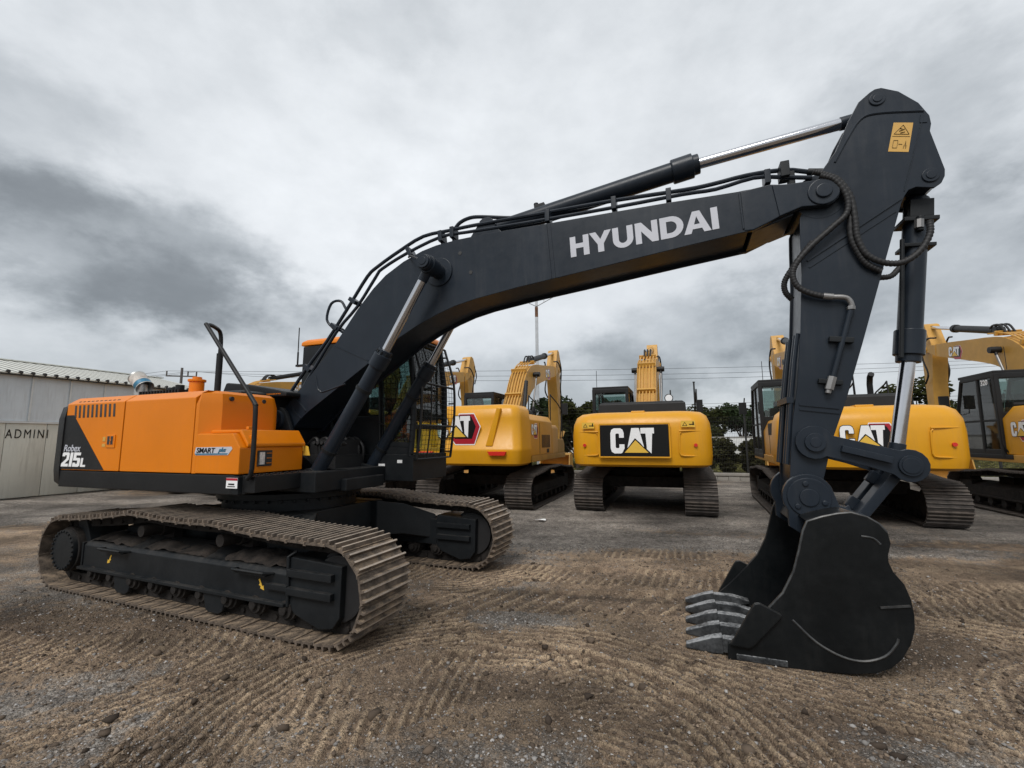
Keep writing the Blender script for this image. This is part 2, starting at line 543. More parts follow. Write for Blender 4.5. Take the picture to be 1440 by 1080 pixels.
LET = stroke_letters()


def put_plate(mb, pts, org, ux, uy, th):
    """a flat plate: 2D points on the plane org + x*ux + y*uy, with thickness th along the normal"""
    ux, uy = np.asarray(ux, float), np.asarray(uy, float)
    nn = unit(np.cross(ux, uy))
    o = np.asarray(org, float)
    n = len(pts)
    vs = [o + p[0] * ux + p[1] * uy for p in pts] + [o + p[0] * ux + p[1] * uy + nn * th for p in pts]
    fs = [tuple(range(n - 1, -1, -1)), tuple(range(n, 2 * n))] + [(i, (i + 1) % n, n + (i + 1) % n, n + i) for i in range(n)]
    mb._add(vs, fs)


def cat_logo(parent, org, ux, uy, cap, back=None, asp=.76):
    """three chunky letters with a triangle across the middle one; built as thin plates on the plane org,ux,uy"""
    ux, uy = unit(ux), unit(uy)
    nn = unit(np.cross(ux, uy))
    ux, uy = ux * cap * asp, uy * cap
    C_ = [(.72, .62), (.72, .80), (.66, .94), (.54, 1), (.20, 1), (.06, .94), (0, .80), (0, .20), (.06, .06), (.20, 0), (.54, 0), (.62, .03), (.74, .20), (.74, .36), (.47, .36), (.47, .25), (.44, .21), (.31, .21), (.27, .25), (.27, .75), (.31, .79), (.44, .79), (.47, .75), (.47, .62)]
    A_ = [(.88, .18), (1.13, 1), (1.52, 1), (1.76, .24), (1.56, .42), (1.30, .60), (1.05, .36)]
    T_ = [(1.60, 1), (2.30, 1), (2.30, .78), (2.20, .78), (2.13, 0), (1.90, .17), (1.86, .78), (1.60, .78)]
    T3 = [(.74, .03), (1.32, .52), (1.98, .03)]
    if back is not None:
        back(parent, org, ux, uy, nn)
    o = np.asarray(org, float)
    edge = MB()
    for p in (C_, A_, T_):
        put_plate(edge, off(p, -.035), o + nn * .001, ux, uy, .003)
    edge.build('letter_outline', LBLACK, parent)
    w = MB()
    for p in (C_, A_, T_):
        put_plate(w, p, o + nn * .003, ux, uy, .004)
    w.build('lettering', WHITE, parent)
    t = MB()
    put_plate(t, off(T3, -.05), o + nn * .006, ux, uy, .003)
    t.mat(1)
    put_plate(t, T3, o + nn * .008, ux, uy, .004)
    t.build('triangle_mark', [LBLACK, YDEC], parent)


def text_mesh(name, body, size, mat, parent, org, ux, uy, offset=0.0, shear=0.0, space=1.0, depth=0.003, sx=1.0):
    cu = bpy.data.curves.new(name, 'FONT')
    cu.body = body
    cu.size = size
    cu.offset = offset
    cu.shear = shear
    cu.space_character = space
    cu.extrude = depth / 2
    cu.resolution_u = 3
    tmp = bpy.data.objects.new(name + '_tmp', cu)
    COL.objects.link(tmp)
    bpy.context.view_layer.update()
    dg = bpy.context.evaluated_depsgraph_get()
    me = bpy.data.meshes.new_from_object(tmp.evaluated_get(dg))
    bpy.data.objects.remove(tmp)
    me.materials.clear()
    me.materials.append(mat)
    ux, uy = Vector(ux).normalized(), Vector(uy).normalized()
    nn = ux.cross(uy)
    M = Matrix(((ux.x, uy.x, nn.x, org[0]), (ux.y, uy.y, nn.y, org[1]), (ux.z, uy.z, nn.z, org[2]), (0, 0, 0, 1)))
    me.transform(M @ Matrix.Diagonal((sx, 1, 1, 1)))
    return link(name, me, parent)


# ------------------------------------------------------------------ ground
def hash2(ix, iy, seed):
    n = (ix.astype(np.int64) * 374761393 + iy.astype(np.int64) * 668265263 + seed * 974634221) & 0x7fffffff
    n = ((n ^ (n >> 13)) * 1274126177) & 0x7fffffff
    return ((n ^ (n >> 16)) & 0xffff) / 65535.0


def vnoise(x, y, s, seed):
    x = x / s; y = y / s
    ix = np.floor(x); iy = np.floor(y)
    fx = x - ix; fy = y - iy
    fx = fx * fx * (3 - 2 * fx); fy = fy * fy * (3 - 2 * fy)
    a = hash2(ix, iy, seed); b = hash2(ix + 1, iy, seed); c = hash2(ix, iy + 1, seed); d = hash2(ix + 1, iy + 1, seed)
    return (a * (1 - fx) + b * fx) * (1 - fy) + (c * (1 - fx) + d * fx) * fy - 0.5


def sst(a, b, x):
    t = np.clip((x - a) / (b - a), 0, 1)
    return t * t * (3 - 2 * t)


def lane(x, y, pts, w):
    """distance along (s), signed offset across (q) and a 0..1 mask for a wheel or track lane"""
    p = np.array(smooth_path([(a, b, 0) for a, b in pts], 8))[:, :2]
    best = np.full(x.shape, 1e9); S = np.zeros(x.shape); Q = np.zeros(x.shape)
    s0 = 0.0
    for i in range(len(p) - 1):
        d = p[i + 1] - p[i]; L = np.hypot(*d); t = d / L
        rx = x - p[i, 0]; ry = y - p[i, 1]
        a = np.clip(rx * t[0] + ry * t[1], 0, L)
        q = -rx * t[1] + ry * t[0]
        dd = np.hypot(rx - a * t[0], ry - a * t[1])
        m = dd < best
        best = np.where(m, dd, best); S = np.where(m, s0 + a, S); Q = np.where(m, q, Q)
        s0 += L
    mask = 1 - sst(w * 0.42, w * 0.55, best)
    ends = sst(0.0, 0.25, S) * (1 - sst(s0 - 0.25, s0, S))
    return S, Q, best, mask * np.maximum(ends, 0), s0


CROSS = [  # lanes with grouser prints across: points, width, depth, print spacing, slant
    ([(-1.6, 6.10), (0.2, 5.83), (2.4, 5.45), (5.5, 5.05), (9, 4.6)], 0.66, 0.036, 0.105, -0.3),
    ([(-1.1, 5.02), (0.27, 4.88), (1.6, 4.75), (2.9, 4.45)], 0.66, 0.034, 0.205, -0.75),
    ([(-3.6, 7.6), (0.5, 7.0), (4.0, 6.5), (8, 6.0)], 0.62, 0.022, 0.105, -0.2),
    ([(3.1, 4.9), (5.0, 4.4), (7.0, 4.0)], 0.6, 0.026, 0.105, -0.2),
    ([(-6.5, 7.3), (-7.5, 9), (-8.5, 12)], 0.6, 0.03, 0.105, 0.0),
    ([(-5.6, 4.6), (-4.8, 3.9), (-3.2, 3.75), (-2.0, 4.1)], 0.6, 0.014, 0.105, -0.2),
    ([(-1.0, 9.6), (1.5, 8.9), (4.5, 7.9), (8, 6.9)], 0.62, 0.02, 0.21, -0.1),
    ([(-4.5, 9.6), (-7.5, 10.6), (-11, 12.6)], 0.62, 0.03, 0.21, 0.0),
    ([(-5.0, 8.3), (-8.0, 8.7), (-12, 10.0)], 0.62, 0.03, 0.21, -0.1),
    ([(-1.35, 2.7), (-0.6, 3.25), (0.2, 3.45), (0.75, 3.0), (0.8, 2.2)], 0.8, 0.034, 0.098, -0.6),
]
ALONG = [  # scraped curves with grooves along the path
    ([(-0.7, 4.0), (0.22, 3.92), (0.79, 3.63), (1.14, 3.22), (1.31, 2.75), (1.33, 2.1)], 0.85, 0.036),
    ([(-1.80, 2.1), (-1.80, 3.03), (-1.58, 3.61), (-1.10, 4.10), (-0.30, 4.42)], 0.80, 0.034),
    ([(1.0, 3.75), (1.45, 3.55), (2.0, 3.20), (2.55, 2.75), (3.1, 2.2)], 0.62, 0.030),
    ([(-1.0, 5.45), (-0.55, 5.5), (-0.1, 5.75), (0.5, 6.2)], 0.7, 0.026),
    ([(2.9, 4.5), (3.6, 4.35), (4.6, 3.8), (6.0, 3.4)], 0.8, 0.024),
    ([(2.9, 2.2), (3.1, 2.9), (3.7, 3.4), (5.2, 3.7)], 0.6, 0.016),
    ([(-3.8, 2.2), (-2.6, 3.0), (-1.9, 3.9)], 0.5, 0.012),
]


def ground(x, y, full=True):
    near = 1 - sst(14, 30, np.hypot(x, y))
    h = 0.10 * vnoise(x, y, 7.0, 1) + 0.05 * vnoise(x, y, 2.3, 2) * near
    soil = 0.5 + 0.9 * vnoise(x, y, 2.6, 8) + 0.5 * vnoise(x, y, 0.9, 9)
    # brown tracked soil round the bucket, grey gravel on the near left and by the row of machines
    soil += 0.42 * np.exp(-(((x - 1.2) / 3.2) ** 2 + ((y - 4.6) / 1.9) ** 2))
    soil += 0.35 * np.exp(-(((x + 3.5) / 1.5) ** 2 + ((y - 4.2) / 0.7) ** 2))
    soil -= 0.75 * np.exp(-(((x + 2.9) / 1.15) ** 2 + ((y - 2.9) / 0.55) ** 2))
    soil -= 0.55 * np.exp(-(((x - 0.05) / 0.75) ** 2 + ((y - 4.32) / 0.2) ** 2))
    soil -= 0.5 * np.exp(-(((x - 0.05) / 0.7) ** 2 + ((y - 2.55) / 0.25) ** 2))
    soil -= 0.5 * np.exp(-(((x - 2.8) / 0.9) ** 2 + ((y - 2.5) / 0.3) ** 2))
    soil -= 0.5 * sst(6.6, 8.2, y + 0.2 * x)
    tone = 0.9 * vnoise(x, y * 1.6, 1.5, 51) + 0.5 * vnoise(x, y * 1.5, 0.5, 52)
    for bx_, by_, sx_, sy_, am in ((2.6, 5.9, 1.6, .35, .55), (4.5, 4.7, .9, .3, .55), (0.6, 5.35, 1.3, .25, .3), (1.3, 4.55, .6, .2, .35), (-3.3, 3.45, .9, .25, .3), (-2.3, 3.0, .5, .25, .35), (0.0, 4.3, .8, .15, .5), (3.4, 3.3, .6, .3, .3), (0.2, 2.62, .6, .2, .25), (-7.5, 8.4, 2.5, .7, .45), (2.5, 9.3, 3.0, .5, .3), (-3.2, 4.0, .9, .2, -.4), (0.5, 3.0, .8, .3, -.3), (-1.9, 2.8, .2, .5, -.35), (0.5, 5.1, 2.2, .08, -.5), (1.0, 6.45, 2.5, .1, -.35), (1.2, 8.2, 3, .5, -.15)):
        tone += am * np.exp(-(((x - bx_) / sx_) ** 2 + ((y - by_ + .18 * (x - bx_)) / sy_) ** 2))
    rel = np.zeros(x.shape)      # relief marks, used for the colour of ridges
    if full:
        rag = vnoise(x, y, 0.23, 31)
        for pts, w, dep, spc, slant in CROSS:
            S, Q, D, m, L = lane(x, y, pts, w)
            ph = S + slant * Q + 0.03 * rag + 0.10 * vnoise(x, y, 1.1, 32)
            tick = 0.5 + 0.5 * np.sin(2 * math.pi * ph / spc)
            tick = tick ** (3.0 if spc > .15 else 1.4)
            wear = np.clip(0.55 + 1.3 * vnoise(x, y, 0.45, 33) + 0.9 * vnoise(x, y, 0.13, 34), 0, 1.1)
            h += m * (dep * (tick - 0.6) * wear - 0.3 * dep)
            berm = np.exp(-((D - w * 0.54) / 0.045) ** 2) * sst(0, .3, S) * (1 - sst(L - .3, L, S))
            h += berm * (0.028 + 0.03 * rag)
            soil += 0.30 * m
            rel += m * (tick - 0.42) * wear * 1.25
        for pts, w, dep in ALONG:
            S, Q, D, m, L = lane(x, y, pts, w)
            gq = Q + 0.012 * vnoise(x, y, 0.5, 35)
            g = np.abs(np.sin(math.pi * gq / 0.082)) * 1.5 - 0.95 + 0.9 * vnoise(S * 0.12, gq * 9, 0.2, 36) + 0.5 * vnoise(x, y, 0.12, 37)
            h += m * dep * 0.62 * (g - 0.4)
            soil += 0.38 * m
            rel += 0.75 * m * (g - 0.1)
    clod = np.clip(vnoise(x, y, 0.11, 5) + 0.6 * vnoise(x, y, 0.05, 6), -0.4, 1)
    h += near * (0.016 * vnoise(x, y, 0.33, 3) + 0.026 * np.maximum(clod - 0.05, 0) + 0.012 * vnoise(x, y, 0.03, 4))
    # loose spoil ridge in front of the office wall, a low heap pushed up beside the yard
    h += 0.16 * np.exp(-(((x + 13.2) * 0.94 - (y - 15) * 0.342) / 0.9) ** 2) * (0.7 + vnoise(x, y, 0.6, 12)) * near
    # flatten under the machines
    c, s = math.cos(R(-22.87)), math.sin(R(-22.87))
    lx = (x + 2.854) * c + (y - 5.985) * s
    ly = -(x + 2.854) * s + (y - 5.985) * c
    flat = (1 - sst(2.1, 2.9, np.abs(lx))) * (1 - sst(1.5, 1.75, np.abs(ly)))
    bx, by = 2.6, 4.0
    flat = np.maximum(flat, 1 - sst(0.75, 1.25, np.hypot((x - bx), (y - by))))
    h = h * (1 - 0.88 * flat) - 0.004 * flat
    edge = np.exp(-((np.abs(np.abs(ly) - 1.195) - .36) / .055) ** 2) * (1 - sst(2.0, 2.3, np.abs(lx)))
    h += edge * (0.022 + 0.05 * vnoise(x, y, .12, 41) + .03 * vnoise(x, y, .05, 42))
    return h, np.clip(soil, 0, 1), np.stack([rel, tone])


def axis_coords(lo, hi, step, far, grow=1.09, smax=40):
    a = list(np.arange(lo, hi + step / 2, step))
    s, p = step, a[-1]
    while p < far:
        s = min(s * grow, smax); p += s; a.append(p)
    s, p = step, a[0]
    b = []
    while p > -far:
        s = min(s * grow, smax); p -= s; b.append(p)
    return np.array(b[::-1] + a)


def grid_mesh(name, xs, ys, mat):
    X, Y = np.meshgrid(xs, ys)
    H, S, REL = ground(X, Y)
    nx, ny = len(xs), len(ys)
    co = np.stack([X, Y, H], -1).reshape(-1, 3).astype(np.float32)
    me = bpy.data.meshes.new(name)
    me.vertices.add(nx * ny)
    me.vertices.foreach_set('co', co.ravel())
    idx = np.arange(nx * ny).reshape(ny, nx)
    q = np.stack([idx[:-1, :-1], idx[:-1, 1:], idx[1:, 1:], idx[1:, :-1]], -1).reshape(-1, 4).astype(np.int32)
    nf = len(q)
    me.loops.add(nf * 4)
    me.loops.foreach_set('vertex_index', q.ravel())
    me.polygons.add(nf)
    me.polygons.foreach_set('loop_start', np.arange(0, nf * 4, 4, dtype=np.int32))
    me.polygons.foreach_set('loop_total', np.full(nf, 4, dtype=np.int32))
    me.polygons.foreach_set('use_smooth', np.ones(nf, dtype=bool))
    for nm, arr in (('soil', S), ('relief', REL[0]), ('tone', REL[1])):
        at = me.attributes.new(nm, 'FLOAT', 'POINT')
        at.data.foreach_set('value', arr.ravel().astype(np.float32))
    me.materials.append(mat)
    me.update(calc_edges=True)
    me.validate()
    return me


def ground_material():
    m = bpy.data.materials.new('yard_earth')
    m.use_nodes = True
    t = m.node_tree
    t.nodes.clear()
    N = NT(t)
    co = N.n('ShaderNodeNewGeometry').outputs['Position']
    soil = N.n('ShaderNodeAttribute', attribute_name='soil').outputs['Fac']
    rel = N.n('ShaderNodeAttribute', attribute_name='relief').outputs['Fac']
    tone = N.n('ShaderNodeAttribute', attribute_name='tone').outputs['Fac']
    n1 = N.noise(co, 1.3, 6, 0.62)
    n2 = N.noise(co, 9.0, 6, 0.65)
    n3 = N.noise(co, 55.0, 5, 0.7)
    vo = N.n('ShaderNodeTexVoronoi', {'Vector': co, 'Scale': 75.0, 'Randomness': 1.0})
    vo2 = N.n('ShaderNodeTexVoronoi', {'Vector': co, 'Scale': 30.0, 'Randomness': 1.0})
    grain = N.n('ShaderNodeTexVoronoi', {'Vector': co, 'Scale': 130.0, 'Randomness': 1.0})
    gr_ = N.sep(grain.outputs['Color'])[2]
    far_ = N.noise(N.n('ShaderNodeVectorMath', {0: co, 1: (.35, 1.2, 1)}, operation='MULTIPLY').outputs[0], 1.1, 7, 0.65)
    rnd = N.sep(vo.outputs['Color'])[0]
    rnd2 = N.sep(vo2.outputs['Color'])[1]
    grey = N.mix(N.ramp(N.math('ADD', N.math('MULTIPLY', n2, 0.6), N.math('MULTIPLY', n1, 0.4)), 0.36, 0.64), (0.096, 0.088, 0.081), (0.222, 0.205, 0.188))
    grey = N.mix(N.math('MULTIPLY', N.ramp(rnd, 0.72, 0.95), 0.55), grey, (0.36, 0.34, 0.32))
    grey = N.mix(N.math('MULTIPLY', N.ramp(rnd2, 0.93, 0.99), 0.6), grey, (0.28, 0.27, 0.255))
    brown = N.mix(N.ramp(n2, 0.28, 0.72), (0.086, 0.064, 0.048), (0.198, 0.150, 0.110))
    tan = N.mix(N.ramp(n3, 0.3, 0.7), (0.225, 0.174, 0.122), (0.37, 0.292, 0.21))
    drel = N.math('ADD', N.math('MULTIPLY', rel, 0.75), N.math('MULTIPLY', N.math('SUBTRACT', n1, 0.5), 1.1))
    brown = N.mix(N.math('MULTIPLY', N.ramp(drel, -0.18, 0.42), 0.85), brown, tan)
    k = N.ramp(N.math('ADD', soil, N.math('MULTIPLY', N.math('SUBTRACT', n2, 0.5), 1.5)), 0.22, 0.72)
    c = N.mix(k, grey, brown)
    c = N.mix(0.8, c, N.mix(gr_, (0.58, 0.58, 0.58), (1.5, 1.48, 1.45)), 'MULTIPLY')
    c = N.mix(0.75, c, N.mix(N.ramp(far_, 0.34, 0.66), (0.68, 0.67, 0.66), (1.32, 1.30, 1.27)), 'MULTIPLY')
    c = N.mix(1.0, c, N.mix(N.ramp(tone, -0.55, 0.65), (0.58, 0.575, 0.57), (1.75, 1.71, 1.65)), 'MULTIPLY')
    damp = N.ramp(N.noise(co, 0.55, 5, 0.6), 0.52, 0.66)
    c = N.mix(N.math('MULTIPLY', damp, 0.5), c, N.mix(1.0, c, (0.5, 0.48, 0.47), 'MULTIPLY'))
    rough = N.math('SUBTRACT', 0.95, N.math('MULTIPLY', damp, 0.12))
    hgt = N.math('ADD', N.math('MULTIPLY', n2, 0.7), N.math('MULTIPLY', n3, 0.45))
    hgt = N.math('ADD', hgt, N.math('MULTIPLY', N.math('SUBTRACT', 1.0, vo.outputs['Distance']), 0.3))
    hgt = N.math('ADD', hgt, N.math('MULTIPLY', N.math('SUBTRACT', 1.0, vo2.outputs['Distance']), 0.35))
    hgt = N.math('ADD', hgt, N.math('MULTIPLY', N.math('SUBTRACT', 1.0, grain.outputs['Distance']), 0.14))
    b = N.n('ShaderNodeBump', {'Height': hgt, 'Strength': 1.0, 'Distance': 0.04})
    p = N.n('ShaderNodeBsdfPrincipled', {'Base Color': c, 'Roughness': rough, 'Specular IOR Level': 0.22, 'Normal': b.outputs[0]})
    t.links.new(p.outputs[0], N.n('ShaderNodeOutputMaterial').inputs[0])
    return m


GROUND = ground_material()
xs = axis_coords(-4.6, 4.8, 0.0125, 900, 1.05, 60)
ys = axis_coords(2.25, 6.6, 0.0105, 900, 1.045, 60)
link('ground', grid_mesh('ground', xs, ys, GROUND), kind='structure')


# ------------------------------------------------------------------ loose stones and clods
def ico():
    bm = bmesh.new()
    bmesh.ops.create_icosphere(bm, subdivisions=1, radius=1.0)
    v_ = np.array([q.co[:] for q in bm.verts]); f_ = np.array([[q.index for q in f.verts] for f in bm.faces])
    bm.free()
    return v_, f_


def scatter(name, n, xr, yr, smin, smax, mat, seed, want=None, flatz=0.65, tiny=False):
    g = np.random.default_rng(seed)
    V0, F0 = ico()
    if tiny:
        V0 = np.array([(1, 0, 0), (-1, 0, 0), (0, 1, 0), (0, -1, 0), (0, 0, 1.0)])
        F0 = np.array([(0, 2, 4), (2, 1, 4), (1, 3, 4), (3, 0, 4)])
    x = g.uniform(*xr, n); y = yr[0] + (yr[1] - yr[0]) * g.random(n) ** 1.5
    h, s, _ = ground(x, y)
    keep = np.ones(n, bool) if want is None else (g.random(n) < want(s))
    c, s_ = math.cos(R(-22.87)), math.sin(R(-22.87))
    lx = (x + 2.854) * c + (y - 5.985) * s_; ly = -(x + 2.854) * s_ + (y - 5.985) * c
    keep &= ~((np.abs(lx) < 2.35) & (np.abs(np.abs(ly) - 1.195) < 0.33))
    x, y, h = x[keep], y[keep], h[keep]
    n = len(x)
    r = smin * (smax / smin) ** (g.random(n) ** 2.6)
    P = V0[None] * (1 + 0.35 * g.standard_normal((n, len(V0), 1)).clip(-1, 1))
    sc3 = np.stack([r * g.uniform(.7, 1.3, n), r * g.uniform(.7, 1.3, n), r * g.uniform(.45, .9, n) * flatz / .65], -1)
    P = P * sc3[:, None, :]
    a = g.uniform(0, 6.28, n); ca, sa = np.cos(a)[:, None], np.sin(a)[:, None]
    X = P[..., 0] * ca - P[..., 1] * sa + x[:, None]; Y = P[..., 0] * sa + P[..., 1] * ca + y[:, None]
    Z = P[..., 2] + (h + r * 0.15)[:, None]
    V = np.stack([X, Y, Z], -1).reshape(-1, 3)
    F = (F0[None] + (np.arange(n) * len(V0))[:, None, None]).reshape(-1, 3)
    me = bpy.data.meshes.new(name)
    nf = len(F)
    me.vertices.add(len(V)); me.vertices.foreach_set('co', V.astype(np.float32).ravel())
    me.loops.add(nf * 3); me.loops.foreach_set('vertex_index', F.astype(np.int32).ravel())
    me.polygons.add(nf); me.polygons.foreach_set('loop_start', np.arange(0, nf * 3, 3, dtype=np.int32)); me.polygons.foreach_set('loop_total', np.full(nf, 3, dtype=np.int32))
    me.materials.append(mat)
    me.update(calc_edges=True)
    return link(name, me, kind='stuff')


def stonemat(name, a, b):
    m = bpy.data.materials.new(name)
    m.use_nodes = True
    t = m.node_tree
    t.nodes.clear()
    N = NT(t)
    rnd = N.n('ShaderNodeNewGeometry').outputs['Random Per Island']
    c = N.mix(N.math('POWER', rnd, 2.2), a, b)
    p = N.n('ShaderNodeBsdfPrincipled', {'Base Color': c, 'Roughness': 0.92, 'Specular IOR Level': 0.2})
    t.links.new(p.outputs[0], N.n('ShaderNodeOutputMaterial').inputs[0])
    return m


STONE = stonemat('gravel_stone', (0.10, 0.09, 0.082), (0.42, 0.40, 0.38))
LUMP = stonemat('mud_lump', (0.045, 0.034, 0.026), (0.14, 0.105, 0.077))
CLOD = stonemat('earth_clod', (0.075, 0.057, 0.043), (0.27, 0.205, 0.150))
tag(scatter('fine_gravel', 60000, (-4.6, 4.8), (2.3, 6.6), 0.003, 0.011, STONE, 13, lambda s: 0.3 + 0.7 * (1 - s), tiny=True), 'fine grey grit covering the near yard earth', 'gravel')
tag(scatter('fine_dirt', 60000, (-4.6, 4.8), (2.3, 6.4), 0.003, 0.013, CLOD, 15, lambda s: 0.3 + 0.7 * s, tiny=True), 'fine crumbs of brown earth on the tracked yard', 'earth')
tag(scatter('rubble', 700, (-4.4, 4.6), (2.3, 6.4), 0.010, 0.036, LUMP, 17, lambda s: 0.1 + 0.6 * s), 'dark lumps of broken mud lying on the tracked yard', 'earth')
tag(scatter('gravel', 24000, (-5.5, 5.5), (2.3, 7.5), 0.003, 0.016, STONE, 3, lambda s: 0.25 + 0.75 * (1 - s)), 'grey gravel strewn over the yard earth', 'gravel')
tag(scatter('loose_dirt', 20000, (-5.5, 5.5), (2.3, 7.2), 0.003, 0.020, CLOD, 5, lambda s: 0.2 + 0.8 * s), 'small brown clods of earth on the tracked yard', 'earth')


# ------------------------------------------------------------------ crawler tracks
def shoe_mesh(name, pitch, width, mat, hg=0.034):
    b = MB()
    L = pitch * 0.97
    b.box((0, 0, 0.009), (L, width, 0.018))
    b.box((-L / 2 - 0.004, 0, -0.004), (0.03, width, 0.012))
    for k, dx in enumerate((-0.33, 0.02, 0.37)):
        x = dx * L
        vs = [(x - .012, -width / 2, .018), (x + .014, -width / 2, .018), (x + .008, -width / 2, .018 + hg), (x - .007, -width / 2, .018 + hg)]
        vs += [(q[0], width / 2, q[2]) for q in vs]
        b.mat(0)._add(vs, [(0, 1, 2, 3), (7, 6, 5, 4), (0, 4, 5, 1), (1, 5, 6, 2), (3, 7, 4, 0)])
        b.mat(1)._add([vs[2], vs[6], vs[7], vs[3]], [(0, 1, 2, 3)])
    return mesh_from(b, name, mat, 0, smooth=20)


def track_path(rear, front, n, carriers=(), zb=.045, sag=.018):
    """n poses (x, z, tangent angle) round a crawler loop; rear and front wheels are (x, z, radius), carriers (x, z)"""
    P = []
    top = [(rear[0], rear[1] + rear[2])] + list(carriers) + [(front[0], front[1] + front[2])]
    for a, b in zip(top[:-1], top[1:]):
        for k in range(24):
            u = k / 24
            P.append((a[0] + (b[0] - a[0]) * u, a[1] + (b[1] - a[1]) * u - sag * 4 * u * (1 - u) * (b[0] - a[0]) / 1.3))
    for k in range(49):
        t = R(90 - 170 * k / 48)
        P.append((front[0] + front[2] * math.cos(t), front[1] + front[2] * math.sin(t)))
    P += [(front[0] - .28, zb), (rear[0] + .12, zb)]
    for k in range(49):
        t = R(-95 - 175 * k / 48)
        P.append((rear[0] + rear[2] * math.cos(t), max(zb, rear[1] + rear[2] * math.sin(t))))
    P = np.array(P + [P[0]])
    L = np.concatenate([[0], np.cumsum(np.hypot(*np.diff(P, axis=0).T))])
    per = L[-1]

    def at(q):
        q = q % per
        return np.array((np.interp(q, L, P[:, 0]), np.interp(q, L, P[:, 1])))
    out = []
    pt = per / n
    for i in range(n):
        q = (i + 0.5) * pt
        a, b = at(q - pt * .42), at(q + pt * .42)
        m = (a + b) / 2 * .5 + at(q) * .5
        out.append((float(m[0]), float(m[1]), math.atan2(b[1] - a[1], b[0] - a[0])))
    return out, pt


def make_track(root, yc, rear, front, n, lmat, sm, carriers):
    poses, pitch = track_path(rear, front, n, carriers)
    b = MB()
    for x, z, a in poses:
        M = Matrix.Rotation(-a, 3, 'Y')
        nrm = M @ Vector((0, 0, 1))
        for s in (-1, 1):
            c = Vector((x, yc + s * .085, z)) - nrm * 0.055
            b.box(c, (pitch * 1.02, .034, .095), M)
        c = Vector((x, yc, z)) - nrm * 0.06 + M @ Vector((pitch / 2, 0, 0))
        b.cyl((c.x, yc - .12, c.z), (c.x, yc + .12, c.z), .024, 8)
    tr = b.build('crawler_track', lmat, root, smooth=30)
    for i, (x, z, a) in enumerate(poses):
        o = link('track_shoe', sm, tr)
        o.location = (x, yc, z)
        o.rotation_euler = (random.uniform(-.006, .006), -a + random.uniform(-.012, .012), 0)
    return tr, pitch


